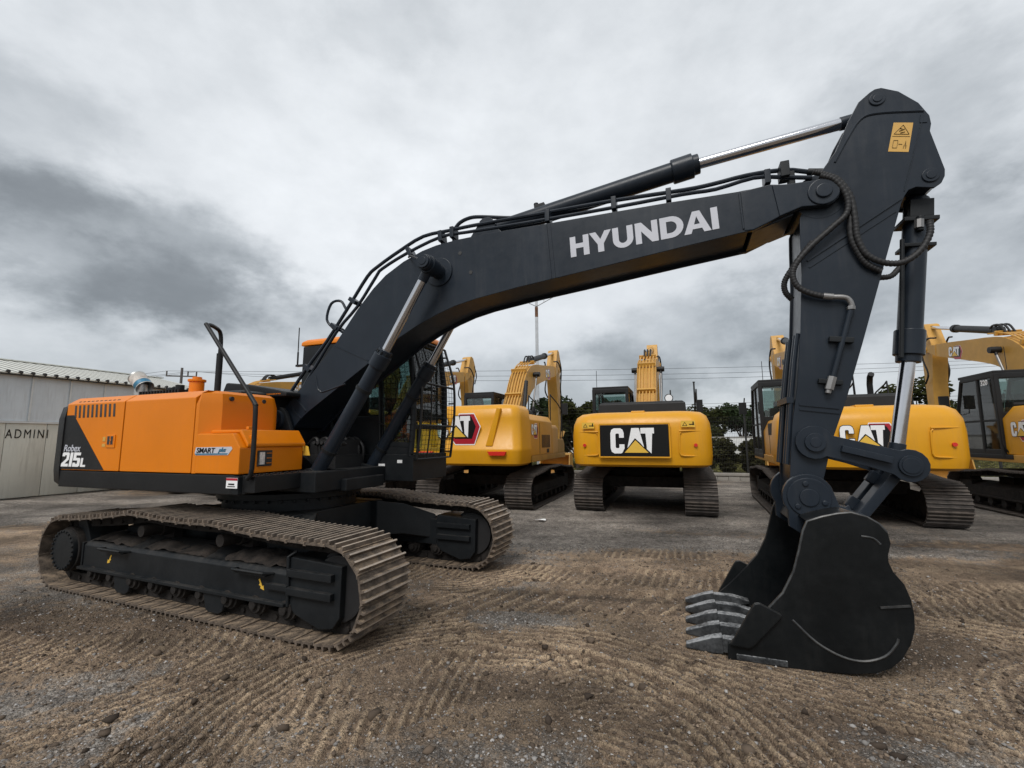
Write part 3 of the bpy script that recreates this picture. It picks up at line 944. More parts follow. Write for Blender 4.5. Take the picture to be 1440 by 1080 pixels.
# ==================================================================================================
#  THE BLACK AND ORANGE EXCAVATOR
# ==================================================================================================
HX, HY, HRZ = -2.8537, 5.9855, R(-22.875)
ex = thing('excavator', (HX, HY, 0), HRZ, 'big excavator in front with orange engine covers and a long charcoal boom', 'excavator')
N_SHOE = 49
XR, XF, ZC = -1.955, 2.06, 0.43
REAR_W, FRONT_W, CARR = (-1.975, .41, .365), (2.065, .43, .375), ((-.65, .905), (.61, .878))
_, PITCH = track_path(REAR_W, FRONT_W, N_SHOE, CARR)
SM = shoe_mesh('track_shoe', PITCH, 0.60, [SHOE, BARTOP])
for side in (-1, 1):
    yc = side * 1.195
    make_track(ex, yc, REAR_W, FRONT_W, N_SHOE, MUDDY, SM, CARR)
    # frame beam
    yo, yi = side * 1.385, side * 0.99
    b = MB()
    prof = [(yi, .27), (yo - side * .06, .25), (yo, .25), (yo, .50), (yo - side * .03, .535), (yi + side * .08, .60), (yi, .60)]
    b.prism(prof, -1.64, 1.56, 'x')
    fr = b.build('track_frame', CHARD, ex, .008)
    fl = MB()
    fl.box((-.05, yo + side * .022, .262), (3.22, .05, .028))
    fl.box((-1.655, yo - side * .05, .39), (.03, .12, .28))
    fl.build('frame_rail', CHARD, fr, .004)
    # mud lying on the beam
    mud = MB()
    gx0, gy0 = np.linspace(-1.60, 1.54, 90), np.linspace(0, .36, 12)
    MX, MY = np.meshgrid(gx0, gy0)
    hh = .58 - .03 * (MY / .36) + .075 * np.sin(math.pi * np.clip(MY / .36, 0, 1)) * (.55 + 1.3 * vnoise(MX + side, MY, .35, 61)) + .035 * vnoise(MX, MY + side, .09, 62) + .02 * vnoise(MX, MY, .035, 63)
    for gap in (-.80, .42):
        hh -= .10 * np.exp(-((MX - gap - .25 * MY) / .10) ** 2)
    mv = [(float(MX[i, j]), float(yi + side * MY[i, j]), float(hh[i, j])) for i in range(12) for j in range(90)]
    mud._add(mv, [(i * 90 + j, i * 90 + j + 1, (i + 1) * 90 + j + 1, (i + 1) * 90 + j) for i in range(11) for j in range(89)])
    mud.build('dried_mud', MUDDY, fr, kind='stuff')
    # front guard round the idler
    gp = [(1.56, .66), (2.15, .63), (2.14, .22), (2.07, .13), (1.92, .105), (1.64, .19), (1.56, .26)]
    gd = MB()
    gd.prism(gp, yo, yi, 'y')
    gd = gd.build('idler_guard', CHARD, ex, .012)
    rb = MB()
    for sg in (1, -1):
        yy = (yo + side * .022) if sg == 1 else (yi - side * .022)
        rb.box((1.83, yy, .535), (.5, .05, .06)); rb.box((1.83, yy, .385), (.5, .05, .06))
    rb.tube([(1.575, yo + side * .012, .25), (1.56, yo + side * .012, .66), (1.60, yo - side * .04, .70)], .018, 6)
    rb.box((1.45, yo + side * .02, .40), (.26, .045, .05))
    rb.build('guard_rib', CHARD, gd, .006)
    # idler wheel and sprocket with its drive hub
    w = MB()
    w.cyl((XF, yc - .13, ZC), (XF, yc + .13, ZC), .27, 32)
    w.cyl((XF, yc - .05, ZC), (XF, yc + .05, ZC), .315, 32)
    w.build('idler', RUBB, ex, .01)  # near-black colour on the steel wheel stands in for shadow behind the guard
    sp = MB()
    tooth = []
    for k in range(42):
        tooth.append((XR + (.335 if k % 2 else .285) * math.cos(2 * math.pi * k / 42), ZC + (.335 if k % 2 else .285) * math.sin(2 * math.pi * k / 42)))
    sp.prism(tooth, yc - .035, yc + .035)
    sp.cyl((XR, side * .88, ZC), (XR, side * 1.40, ZC), .25, 28)
    sp = sp.build('sprocket', MUDDY, ex, .006)
    hb = MB()
    hb.cyl((XR, side * 1.39, ZC), (XR, side * 1.445, ZC), .225, 32)
    for k in range(24):
        a = 2 * math.pi * k / 24
        hb.cyl((XR + .21 * math.cos(a), side * 1.43, ZC + .21 * math.sin(a)), (XR + .21 * math.cos(a), side * 1.46, ZC + .21 * math.sin(a)), .016, 6)
    hb.build('drive_cover', CHARD, sp, .004)
    gb = MB()
    gb.prism([(-1.66, .56), (-1.62, .27), (-1.80, .20), (-1.95, .75), (-1.78, .78)], side * 1.02, side * 1.33)
    gb.build('sprocket_guard', CHARD, ex, .01)
    for k in range(9):
        x = -1.42 + k * (2.96 / 8)
        rl = MB()
        rl.cyl((x, yc - .20, .215), (x, yc + .20, .215), .075, 18)
        for s in (-1, 1):
            rl.cyl((x, yc + s * .05, .215), (x, yc + s * .17, .215), .10, 18)
            rl.cyl((x, yc + s * .20, .215), (x, yc + s * .23, .215), .04, 10)
        rl.build('track_roller', MUDDY, ex, .006)
    for x in (-.83, .64):
        tg = MB()
        tg.prism([(x - .17, .27), (x + .17, .27), (x + .12, .10), (x + .07, .07), (x - .07, .07), (x - .12, .10)], yo - side * .015, yo + side * .02)
        tg.build('roller_guard', CHARD, ex, .012)
    for x in (-.65, .61):
        cr = MB()
        cr.cyl((x, yc - .17, .715), (x, yc + .15, .715), .06, 18)
        cr.cyl((x, yc + .02, .715), (x, yc + .12, .715), .08, 18)
        cr.box((x, yc - side * .17, .66), (.16, .10, .22))
        cr.build('carrier_roller', MUDDY, ex, .006)
    for x0, x1 in ((-1.22, -.76), (.92, 1.38)):
        st = MB()
        ya, yb = yo + side * .002, yo + side * .085
        st.tube([(x0, ya, .50), (x0 + .03, yb, .515), (x1 - .03, yb, .515), (x1, ya, .50)], .012, 6)
        st.box(((x0 + x1) / 2, yo + side * .035, .488), (x1 - x0 - .06, .07, .012))
        st.build('step', CHARD, ex)
    for x, m_ in ((-1.13, 1), (1.24, -1)):
        dc = MB()
        dc.prism([(x + m_ * u, zq) for u, zq in ((.028, .44), (.045, .43), (.024, .40), (.036, .385), (.010, .372), (.018, .358), (-.03, .345), (-.022, .385), (-.008, .376), (.004, .395), (.012, .41))], yo + side * .0035, yo + side * .0005)
        dc.build('arrow_decal', YDEC, fr)

# lower carriage
b = MB()
b.box((0, 0, .70), (1.7, 1.5, .34))
b.box((0, 0, .52), (1.3, 1.5, .10))
cbody = b.build('car_body', CHARD, ex, .02)
for sx in (-1, 1):
    for sy in (-1, 1):
        b = MB()
        ys = [0.55 * sy, .80 * sy, 1.03 * sy]
        rings = []
        for yv, x0, x1, z0, z1 in ((.5 * sy, .30, .95, .44, .88), (.78 * sy, .55, 1.18, .42, .82), (1.04 * sy, .85, 1.52, .34, .66)):
            rings.append([(sx * x0, yv, z0), (sx * x1, yv, z0), (sx * x1, yv, z1), (sx * x0, yv, z1)])
        b.loft(rings)
        b.build('carriage_leg', CHARD, ex, .012)
b = MB()
b.cyl((0, 0, .86), (0, 0, 1.02), .78, 48)
b.cyl((0, 0, 1.0), (0, 0, 1.07), .84, 48)
for k in range(36):
    a = 2 * math.pi * k / 36
    b.cyl((.81 * math.cos(a), .81 * math.sin(a), .965), (.81 * math.cos(a), .81 * math.sin(a), 1.0), .018, 6)
b.build('slew_ring', CHARD, ex, .006)

SW = R(2.4)


def upart(mb, name, mat, bevel=0.0, seg=2, smooth=38, parent=None):
    o = mb.build(name, mat, parent or ex, bevel, seg, smooth)
    if parent is None:
        o.rotation_euler = (0, 0, SW)
    return o


def chamfer_box(x0, x1, y0, y1, z0, z1):
    b = MB()
    b.box(((x0 + x1) / 2, (y0 + y1) / 2, (z0 + z1) / 2), (x1 - x0, y1 - y0, z1 - z0))
    return b


# platform and skirts
b = MB()
b.box((-.55, 0, 1.22), (3.25, 1.5, .22))
b.box((-.75, -1.05, 1.235), (2.92, .62, .185))
b.box((-.75, 1.05, 1.235), (2.92, .62, .185))
b.box((.95, 0, 1.16), (.4, .7, .14))
plat = upart(b, 'platform', CHARD, .015)
b = MB()
b.prism([(-2.23, -1.372), (.60, -1.372), (.733, -1.30), (.735, -.9), (.66, -.9), (.60, -1.29), (-2.23, -1.29)], 1.145, 1.334, 'z')
upart(b, 'side_skirt', BLACK, .012)
b = MB()
b.prism([(-2.23, 1.372), (-.6, 1.372), (-.6, 1.29), (-2.23, 1.29)], 1.145, 1.334, 'z')
upart(b, 'side_skirt', BLACK, .012)
b = MB()
b.box((.79, -.90, 1.245), (.16, .82, .16))
for k in range(9):
    for j in range(2):
        b.cyl((.76 + j * .06, -1.25 + k * .085, 1.325), (.76 + j * .06, -1.25 + k * .085, 1.338), .016, 6)
upart(b, 'front_step', BLACK, .006)
b = MB()
b.box((.6425, -1.3745, 1.26), (.15, .004, .10))
b.mat(1); b.box((.6425, -1.3775, 1.297), (.15, .003, .022))
b.mat(2); b.box((.64, -1.3775, 1.25), (.08, .003, .014)); b.box((.64, -1.3775, 1.228), (.10, .003, .008))
upart(b, 'safety_label', [WHITE, RED, LBLACK])

# counterweight
half = [(-2.215, 1.385), (-2.38, 1.36), (-2.50, 1.30), (-2.66, 1.12), (-2.80, .80), (-2.86, .4), (-2.87, 0)]
plan = half + [(x, -y) for x, y in half[-2::-1]]
b = MB()
rings = []
for z, ins in ((1.155, .05), (1.20, .012), (1.34, 0), (1.95, 0.0), (2.09, .02), (2.17, .08), (2.20, .15)):
    rr_ = [(x + (ins if x < -2.25 else 0), y * (1 - ins / 1.4), z - (0.03 * (abs(y) / 1.4) ** 2 if z > 2.1 else 0)) for x, y in plan]
    rings.append(rr_)
b.loft(rings)
cw = upart(b, 'counterweight', CWBLK, 0, smooth=50)

# right-hand engine covers
YS = -1.37


def panel(x0l, x1l, x0t, x1t, name, mat=ORANGE, zb=1.342, zc_=2.125, zt=2.205, slots=None):
    """side door with a chamfered upper edge; slanted ends between bottom (x0l,x1l) and top (x0t,x1t)"""
    b = MB()
    def at(z, a, c):
        return a + (c - a) * (z - zb) / (zt - zb)
    rings = []
    prof = [(YS, zb), (YS, zc_), (YS + .11, zt), (YS + .5, zt + .012), (YS + .5, zb)]
    b.loft([[(at(z, x0l, x0t), y, z) for y, z in prof], [(at(z, x1l, x1t), y, z) for y, z in prof]])
    return upart(b, name, mat, .010)


rear_door = panel(-2.212, -1.128, -2.212, -1.128, 'rear_door')
mid_door = panel(-1.110, .036, -1.110, .036, 'middle_door')
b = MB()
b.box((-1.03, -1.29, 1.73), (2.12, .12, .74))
upart(b, 'gap_backing', TRIMD)  # dark backing added behind the doors so the gap between them looks shaded
# black painted corner of the rear door
b = MB()
b.prism([(-2.209, 1.352), (-2.209, 1.99), (-2.06, 1.99), (-1.385, 1.352)], YS - .0005, YS - .003)
b.build('black_corner', CWBLK, rear_door)
b = MB()
for k in range(10):
    x = -2.045 + k * .0815
    z1 = 2.145
    b.loft([[(x, YS - .003, 1.955), (x + .035, YS - .003, 1.955), (x + .035, YS + .002, 1.955), (x, YS + .002, 1.955)],
            [(x - .012, YS - .003, 2.10), (x + .023, YS - .003, 2.10), (x + .023, YS + .002, 2.10), (x - .012, YS + .002, 2.10)],
            [(x + .002, YS - .003 + .035, 2.155), (x + .037, YS - .003 + .035, 2.155), (x + .037, YS + .04, 2.155), (x + .002, YS + .04, 2.155)]])
b.build('louvre_slot', TRIMD, rear_door)
b = MB()
b.box((-1.30, YS - .004, 1.675), (.15, .012, .145))
b.mat(1); b.box((-1.33, YS - .011, 1.685), (.05, .006, .10)); b.box((-1.27, YS - .011, 1.685), (.05, .006, .10))
b.mat(2); b.cyl((-1.29, YS - .012, 1.685), (-1.29, YS - .02, 1.685), .012, 8)
b.build('door_latch', [ORANGE, TRIMD, STEEL], rear_door, .003)
b = MB()
b.box((-1.43, YS - .002, 1.70), (.05, .003, .05)); b.box((-1.43, YS - .002, 1.63), (.06, .003, .035))
b.build('warning_decal', ADEC, rear_door)
text_mesh('lettering', 'Robex', .112, SILV, rear_door, (-2.185, YS - .005, 1.560), (1, 0, 0), (0, 0, 1), .0012, .18, .98, .003, 1.12)
DIG = {'2': [(0, 0), (.66, 0), (.66, .2), (.32, .2), (.66, .5), (.66, .9), (.56, 1), (.06, 1), (0, .92), (0, .72), (.24, .72), (.24, .8), (.42, .8), (.42, .56), (0, .2)],
       '1': [(0, 0), (.25, 0), (.25, 1), (0, 1)],
       '5': [(0, 0), (.56, 0), (.66, .1), (.66, .52), (.56, .62), (.25, .62), (.25, .8), (.63, .8), (.63, 1), (0, 1), (0, .44), (.41, .44), (.41, .2), (.24, .2), (.24, .28), (0, .28)],
       'L': [(0, 0), (.46, 0), (.46, .14), (.18, .14), (.18, .62), (0, .62)]}
xx_ = 0.0
for ch, adv in (('2', .75), ('1', .33), ('5', .74), ('L', .5)):
    b = MB()
    put_plate(b, [(p[0] + xx_ + .10 * p[1], p[1]) for p in DIG[ch]], (-2.205, YS - .0035, 1.382), (.208, 0, 0), (0, 0, .165), .003)
    b.build('letter', WHITE, rear_door)
    xx_ += adv
# fuel tank
b = MB()
tp = [(.052, -1.37), (.10, -1.372), (.235, -1.22), (.255, -.60), (.22, -.52), (.052, -.52)]
b.loft([[(x, y, z) for x, y in off(tp, d)] for z, d in ((1.342, 0), (2.05, 0), (2.17, .03), (2.20, .07))])
tank = upart(b, 'fuel_tank', ORANGE, .008)
b = MB()
for yy in (-1.12, -.72):
    b.cyl((.19, yy, 2.12), (.243, yy, 2.12), .024, 12)
b.build('bolt_recess', TRIMD, tank)
# tool box with lid, headlight and script badge
b = MB()
tb = [(.06, 1.342), (.712, 1.342), (.712, 1.60), (.60, 1.745), (.06, 1.745)]
b.prism(tb, YS, -.575)
tool = upart(b, 'tool_box', ORANGE, .014)
b = MB()
lidp = [(.20, 1.748), (.603, 1.748), (.716, 1.607), (.735, 1.607), (.735, 1.64), (.63, 1.782), (.20, 1.782)]
b.prism(lidp, -1.30, -.565)
lid = b.build('tool_box_lid', ORANGE, tool, .012)
b = MB()
b.box((.60, -1.16, 1.80), (.04, .10, .03)); b.box((.69, -1.22, 1.70), (.03, .05, .05))
b.build('lid_latch', ORANGE, tool, .006)
b = MB()
b.box((.716, -1.085, 1.49), (.02, .17, .16))
b.mat(1)
for k in range(3):
    b.box((.729, -1.04, 1.44 + k * .05), (.006, .07, .012))
b.mat(2); b.box((.729, -1.125, 1.49), (.008, .065, .13))
b.build('headlight', [TRIMD, ORANGE, LENS], tool, .003)
b = MB()
b.prism([(.085, 1.545), (.10, 1.605), (.60, 1.612), (.615, 1.59), (.56, 1.53), (.10, 1.525)], YS - .0005, YS - .004)
b.mat(1); b.prism([(.09, 1.543), (.56, 1.548), (.55, 1.535), (.10, 1.530)], YS - .0045, YS - .006)
bd = b.build('script_badge', [SILV, BLUEC], tool)
text_mesh('lettering', 'SMART', .070, LBLACK, tool, (.112, YS - .0075, 1.552), (1, 0, 0), (0, 0, 1), .0008, .15, 1.0, .003, 1.2)
text_mesh('lettering', 'plus', .062, BLUEC, tool, (.43, YS - .0075, 1.562), (1, 0, 0), (0, 0, 1), .0008, .5, .95)
b = MB()
b.box((.722, -.585, 1.60), (.004, .012, .10)); b.prism([(.70, 1.50), (.80, 1.50), (.77, 1.60), (.70, 1.62)], -.562, -.558)
upart(b, 'warning_plate', YDEC)
# engine hood, rear boxes
b = MB()
b.loft([[(x, y, z) for x, y in off([(-2.1, -.86), (.03, -.86), (.03, .42), (-2.1, .42)], d)] for z, d in ((2.14, 0), (2.235, .01), (2.26, .05))])
upart(b, 'engine_deck', BLACK, .01)
b = MB()
b.prism([(-.80, 2.20), (-.70, 2.415), (-.30, 2.375), (.20, 2.285), (.33, 2.255), (.33, 2.20)], -.50, .40)
upart(b, 'engine_hood', BLACK, .02)
b = MB()
b.box((-.15, .0, 1.80), (.5, 1.0, .85))
upart(b, 'pump_bay_wall', BLACK, .01)
b = MB()
b.box((.10, -.17, 2.235), (.30, .66, .03))
upart(b, 'hood_edge', ORANGE, .008)
for yy in (1.05,):
    b = MB(); b.box((-1.40, yy, 1.77), (1.62, .62, .86)); upart(b, 'left_door', ORANGE, .02)
b = MB()
for k in range(14):
    b.box((-1.62 + k * .055, -.80, 2.27), (.025, .30, .05))
upart(b, 'intake_grille', BLACK)
# filler cap, exhaust
b = MB()
b.cyl((-.655, -.90, 2.20), (-.655, -.90, 2.375), .078, 24); b.cyl((-.655, -.90, 2.375), (-.655, -.90, 2.405), .094, 24); b.cyl((-.655, -.90, 2.405), (-.655, -.90, 2.435), .05, 16)
upart(b, 'air_precleaner', ORANGE, .006)
b = MB()
b.tube([(-2.17, -.62, 2.18), (-2.17, -.62, 2.45)], .074, 24, True)
ePipe = upart(b, 'exhaust_pipe', TIN, .004)
b = MB()
b.cyl((-1.30, -.75, 2.20), (-1.30, -.75, 2.34), .035, 10); b.cyl((-1.18, -.75, 2.20), (-1.18, -.75, 2.38), .05, 12); b.box((-1.35, -.75, 2.33), (.10, .05, .05))
upart(b, 'breather', BLACK, .004)
# grab rail
b = MB()
b.tube([(.80, -1.34, 1.30), (.86, -1.345, 1.40), (.86, -1.345, 1.95), (.835, -1.345, 2.03), (.80, -1.34, 2.08), (.06, -1.30, 2.86), (0.015, -1.29, 2.905), (-.01, -1.24, 2.93), (-.10, -1.10, 2.93), (-.13, -1.04, 2.90), (-.135, -1.02, 2.80), (-.135, -1.02, 2.62)], .022, 10, smooth=3)
b.tube([(-.135, -1.02, 2.66), (-.135, -1.02, 2.19)], .033, 12)
upart(b, 'grab_rail', BLACK)

# cab
CX0, CX1, CY0, CY1, CZ0, CZ1 = -.46, 1.50, .47, 1.36, 1.16, 3.07
b = MB()
b.box(((CX0 + CX1) / 2, (CY0 + CY1) / 2, 1.31), (CX1 - CX0, CY1 - CY0, .34))
b.prism([(CX0, 1.45), (CX0 + .03, 3.05), (.28, 3.05), (.22, 2.2), (.30, 1.45)], CY0, CY0 + .06)       # blind rear quarter
b.prism([(CX0, 1.45), (CX0 + .03, 3.05), (.10, 3.05), (.08, 1.45)], CY1 - .06, CY1)
b.prism([(CX0, 1.45), (CX0 + .03, 3.05), (CX0 + .09, 3.05), (CX0 + .06, 1.45)], CY0 + .06, CY1 - .06)
for yy in (CY0 + .03, CY1 - .03):
    b.tube([(1.44, yy, 1.45), (1.475, yy, 1.9), (1.47, yy, 2.4), (1.38, yy, 3.02)], .042, 8)
    b.bar((.30, yy, 3.02), (1.40, yy, 3.02), .06, .08)
b.bar((1.0, CY0 + .03, 1.45), (.92, CY0 + .03, 3.02), .05, .06)
b.bar((.30, CY0 + .03, 1.97), (1.0, CY0 + .03, 1.95), .05, .07)
b.bar((1.0, CY0 + .03, 1.62), (1.46, CY0 + .03, 1.60), .05, .07)
b.prism([(.26, 1.46), (1.0, 1.46), (.985, 1.96), (.26, 1.97)], CY0 + .01, CY0 + .05)
b.prism([(.98, 1.46), (1.46, 1.46), (1.465, 1.62), (.98, 1.62)], CY0 + .01, CY0 + .05)
b.bar((1.46, CY0, 1.84), (1.46, CY1, 1.84), .05, .06)
b.bar((1.39, CY0, 3.02), (1.39, CY1, 3.02), .06, .08)
cab = upart(b, 'cab', CHARD, .010)
b = MB()
b.loft([[(x, y, z) for x, y in off([(CX0 - .01, CY0 - .01), (CX1 - .06, CY0 - .01), (CX1 - .06, CY1 + .01), (CX0 - .01, CY1 + .01)], d)] for z, d in ((3.062, 0), (3.12, .005), (3.165, .06))])
b.box((.05, .62, 3.175), (.12, .05, .03))
b.build('cab_roof', ORANGE, cab, .015)
b = MB()
b.prism([(.33, 2.0), (.97, 1.985), (.905, 2.97), (.30, 2.97)], CY0 + .028, CY0 + .034)
b.prism([(1.03, 1.65), (1.43, 1.64), (1.435, 2.4), (1.36, 2.97), (.96, 2.97)], CY0 + .028, CY0 + .034)
b.build('side_window', GLASSD, cab)
b = MB()
b.prism([(.14, 1.5), (1.40, 1.5), (1.44, 2.4), (1.36, 2.97), (.14, 2.97)], CY1 - .034, CY1 - .028)
b.build('door_window', GLASS, cab)
b = MB()
b.prism([(1.465, 1.9), (1.47, 1.9), (1.465, 2.4), (1.385, 2.97), (1.38, 2.97), (1.46, 2.4)], CY0 + .07, CY1 - .07)
b.build('windscreen', GLASS, cab)
b = MB()
b.box((.35, .92, 1.75), (.5, .5, .16)); b.box((.12, .92, 2.2), (.16, .48, .75), -.12); b.box((.10, .92, 2.66), (.10, .28, .2), -.12)
for yy in (.66, 1.18):
    b.box((.42, yy, 2.0), (.42, .09, .12)); b.cyl((.60, yy, 2.05), (.62, yy, 2.2), .025, 8)
b.build('seat', SEAT, cab, .03)
b = MB()
b.box((1.15, 1.0, 1.72), (.14, .30, .34))
b.build('hanging_cover', VEST, cab, .03)
b = MB()
b.box((1.30, .60, 1.95), (.08, .2, .26)); b.cyl((1.25, .8, 1.5), (1.2, .8, 1.95), .02, 8); b.cyl((1.25, 1.0, 1.5), (1.2, 1.0, 1.95), .02, 8)
b.build('control_console', BLACK, cab, .01)
# guard: bowed frame with wire mesh before the windscreen and the side light
b = MB()
gx = lambda z: 1.555 + .065 * math.sin(math.pi * min(1, max(0, (z - 1.42) / 1.5))) - .12 * max(0, (z - 2.45) / .6) ** 1.5
zz = np.linspace(1.42, 3.02, 13)
for yy in (CY0 - .01, CY1 + .01):
    b.tube([(gx(z), yy, z) for z in zz], .018, 6)
for z in (1.42, 1.86, 2.42, 3.02):
    b.tube([(gx(z), CY0 - .01, z), (gx(z), CY1 + .01, z)], .014, 6)
for yy in (CY0 + .24,):
    b.tube([(gx(z), yy, z) for z in zz], .010, 6)
for z in (1.5, 2.2, 2.9):
    for yy in (CY0 - .01, CY1 + .01):
        b.tube([(gx(z), yy, z), (gx(z) - .10, yy, z)], .012, 5)
b.tube([(gx(3.02), CY1 + .01, 3.02), (gx(3.02) - .16, CY1 + .01, 3.06)], .016, 6)
gu = b.build('cab_guard', BLACK, cab)
b = MB()
for k in range(1, 11):
    yy = CY0 - .01 + (CY1 - CY0 + .02) * k / 11
    b.tube([(gx(z), yy, z) for z in zz[::2]], .0032, 3, False)
for k in range(1, 26):
    z = 1.42 + 1.6 * k / 26
    b.tube([(gx(z), CY0 - .01, z), (gx(z), CY1 + .01, z)], .0032, 3, False)
b.build('guard_mesh', BLACK, cab)
b = MB()
b.tube([(1.0, CY0 - .02, 1.46), (.96, CY0 - .02, 2.4), (.90, CY0 - .02, 3.0)], .014, 6)
for k in range(0, 6):
    b.tube([(1.04 + k * .075, CY0 - .02, 1.65), (.96 + k * .075, CY0 - .02, 2.98)], .0032, 3, False)
for k in range(0, 19):
    z = 1.66 + 1.32 * k / 19
    b.tube([(1.02 - (z - 1.85) * .07, CY0 - .02, z), (gx(z) - .09, CY0 - .02, z)], .0032, 3, False)
b.build('side_mesh', BLACK, cab)
b = MB()
b.tube([(1.10, CY0 - .005, 1.60), (1.10, CY0 - .045, 1.62), (1.10, CY0 - .045, 1.86), (.98, CY0 - .045, 1.90), (.98, CY0 - .005, 1.90)], .010, 6)
b.build('hand_hold', BLACK, cab)
b = MB()
b.box((1.02, CY0 - .003, 1.33), (.10, .004, .055)); b.box((1.30, CY0 - .003, 1.39), (.075, .004, .04))
b.build('maker_plate', WHITE, cab)
b = MB()
b.tube([(-.62, .56, 2.80), (-.62, .56, 3.38)], .008, 5); b.tube([(-.62, .56, 2.78), (-.62, .56, 3.0)], .013, 6); b.box((-.545, .56, 2.79), (.18, .05, .03))
b.build('antenna', BLACK, cab)

# boom foot brackets and machinery between the boom and the cab
for s in (-1, 1):
    b = MB()
    b.prism([(-.42, 1.30), (-.22, 1.85)] + arc(.07, 1.92, .17, 150, 20, 6) + [(.42, 1.55), (.66, 1.40), (.98, 1.33), (1.0, 1.12), (-.42, 1.12)], s * .33, s * .385)
    upart(b, 'boom_bracket', CHARD, .01)
b = MB()
b.cyl((.07, -.46, 1.92), (.07, .46, 1.92), .085, 22)
b.cyl((.07, -.445, 1.92), (.07, -.475, 1.92), .055, 16)
b.tube([(.07, -.43, 1.92), (.07, -.38, 1.92)], .13, 22)
upart(b, 'boom_foot_pin', CHAR, .006)
for s in (-1, 1):
    b = MB()
    b.box((.72, s * .485, 1.17), (.34, .20, .10))
    b.prism([(.55, 1.12), (.66, 1.30)] + arc(.80, 1.245, .115, 150, -60, 6) + [(.80, 1.12)], s * .395, s * .425)
    b.prism([(.55, 1.12), (.66, 1.30)] + arc(.80, 1.245, .115, 150, -60, 6) + [(.80, 1.12)], s * .545, s * .575)
    b.cyl((.80, s * .38, 1.245), (.80, s * .60, 1.245), .055, 16)
    upart(b, 'cylinder_bracket', CHARD, .006)
b = MB()
g3 = np.random.default_rng(2)
b.box((.55, .12, 1.50), (.42, .42, .36)); b.box((.35, .1, 1.40), (.9, .5, .18))
for k in range(9):
    x0, y0 = g3.uniform(.45, .95), g3.uniform(-.1, .40)
    b.tube([(x0, y0, 1.35), (x0 + g3.uniform(-.1, .1), y0 - .03, 1.58), (x0 - .12, y0 - .02, 1.70), (x0 - .3, y0 * .8, 1.6)], .02, 6, smooth=4)
for k in range(8):
    b.cyl((.48 + .06 * k, -.10, 1.62), (.48 + .06 * k, -.18, 1.64), .024, 6)
upart(b, 'valve_block', RUBB)
b = MB()
for k in range(6):
    b.cyl((.78 + .05 * (k % 3), -.16, 1.62 + .05 * (k // 3)), (.80 + .05 * (k % 3), -.22, 1.63 + .05 * (k // 3)), .02, 6)
upart(b, 'hose_fitting', STEEL)

# ---------------------------------------------------------------- boom
BT = [(.122, 2.12), (.648, 2.649), (.836, 2.839), (1.149, 3.235), (1.374, 3.475), (1.548, 3.619), (1.794, 3.752), (2.043, 3.843), (2.23, 3.882), (2.495, 3.905), (2.888, 3.915), (3.537, 3.905), (4.235, 3.902), (4.743, 3.898), (5.382, 3.882)]
BB = [(5.455, 3.50), (4.86, 3.437), (3.905, 3.330), (3.23, 3.258), (2.736, 3.19), (2.484, 3.138), (2.266, 3.068), (2.023, 2.970), (1.769, 2.845), (1.363, 2.580), (.938, 2.316), (.451, 2.013), (.322, 1.91)]
FOOT = [(.22, 1.80), (.07, 1.765), (-.06, 1.83), (-.09, 1.93), (-.04, 2.03)]
OUT = BT + [(5.50, 3.84)] + BB + FOOT
b = MB()
b.prism(off(OUT, .034), -.256, .256)
b.prism(OUT, -.28, -.255); b.prism(OUT, .255, .28)
boom = upart(b, 'boom', CHAR, .005)
# boom head: side cheeks that pinch in and carry the arm pin
for s in (-1, 1):
    b = MB()
    A = [(5.37, 3.875), (5.48, 3.885), (5.61, 3.895), (5.70, 3.875), (5.70, 3.60), (5.60, 3.555), (5.455, 3.497), (5.38, 3.50)]
    b.prism(A, s * .232, s * .287)
    b.prism([(5.62, 3.88), (5.73, 3.865), (5.93, 3.855)] + arc(5.996, 3.735, .125, 105, -75, 9) + [(5.831, 3.634), (5.66, 3.58)], s * .234, s * .30)
    b.cyl((5.996, s * .23, 3.737), (5.996, s * .315, 3.737), .118, 26)
    b.cyl((5.996, s * .31, 3.737), (5.996, s * .335, 3.737), .062, 20)
    b.build('boom_head', CHAR, boom, .01)
b = MB()
b.box((5.60, 0, 3.82), (.50, .46, .06)); b.prism([(5.45, 3.50), (5.62, 3.55), (5.78, 3.60), (5.78, 3.64), (5.45, 3.54)], -.232, .232)
b.build('head_web', CHAR, boom, .008)
b = MB()
for yy in (-.2815,):
    b.bar((3.545, yy, 3.895), (3.590, yy, 3.30), .012, .018, (0, 1, 0)); b.bar((3.585, yy, 3.895), (3.63, yy, 3.30), .012, .012, (0, 1, 0))
    b.bar((.836, yy, 2.82), (1.34, yy, 2.60), .008, .014, (0, 1, 0)); b.bar((5.36, yy, 3.86), (5.375, yy, 3.52), .012, .022, (0, 1, 0))
    b.tube([(.56, yy, 2.46), (.60, yy, 2.31), (.64, yy, 2.27), (.70, yy, 2.26), (1.02, yy, 2.34)], .009, 5, smooth=4)
    b.bar((.16, yy, 2.12), (.35, yy, 1.945), .014, .016, (0, 1, 0)); b.bar((.27, yy, 2.19), (.43, yy, 2.03), .01, .02, (0, 1, 0))
b.build('weld_seam', CHAR, boom)
b = MB()
b.cyl((2.281, -.278, 3.552), (2.281, -.300, 3.552), .165, 32)
b.cyl((2.281, -.29, 3.552), (2.281, -.62, 3.552), .085, 24)
b.cyl((2.281, .278, 3.552), (2.281, .300, 3.552), .165, 32)
b.cyl((2.281, .29, 3.552), (2.281, .62, 3.552), .085, 24)
b.cyl((2.281, -.615, 3.552), (2.281, -.645, 3.552), .075, 24)
b.cyl((2.281, -.64, 3.552), (2.281, -.652, 3.552), .045, 16)
b.build('cylinder_pin', CHAR, boom, .006)
b = MB()
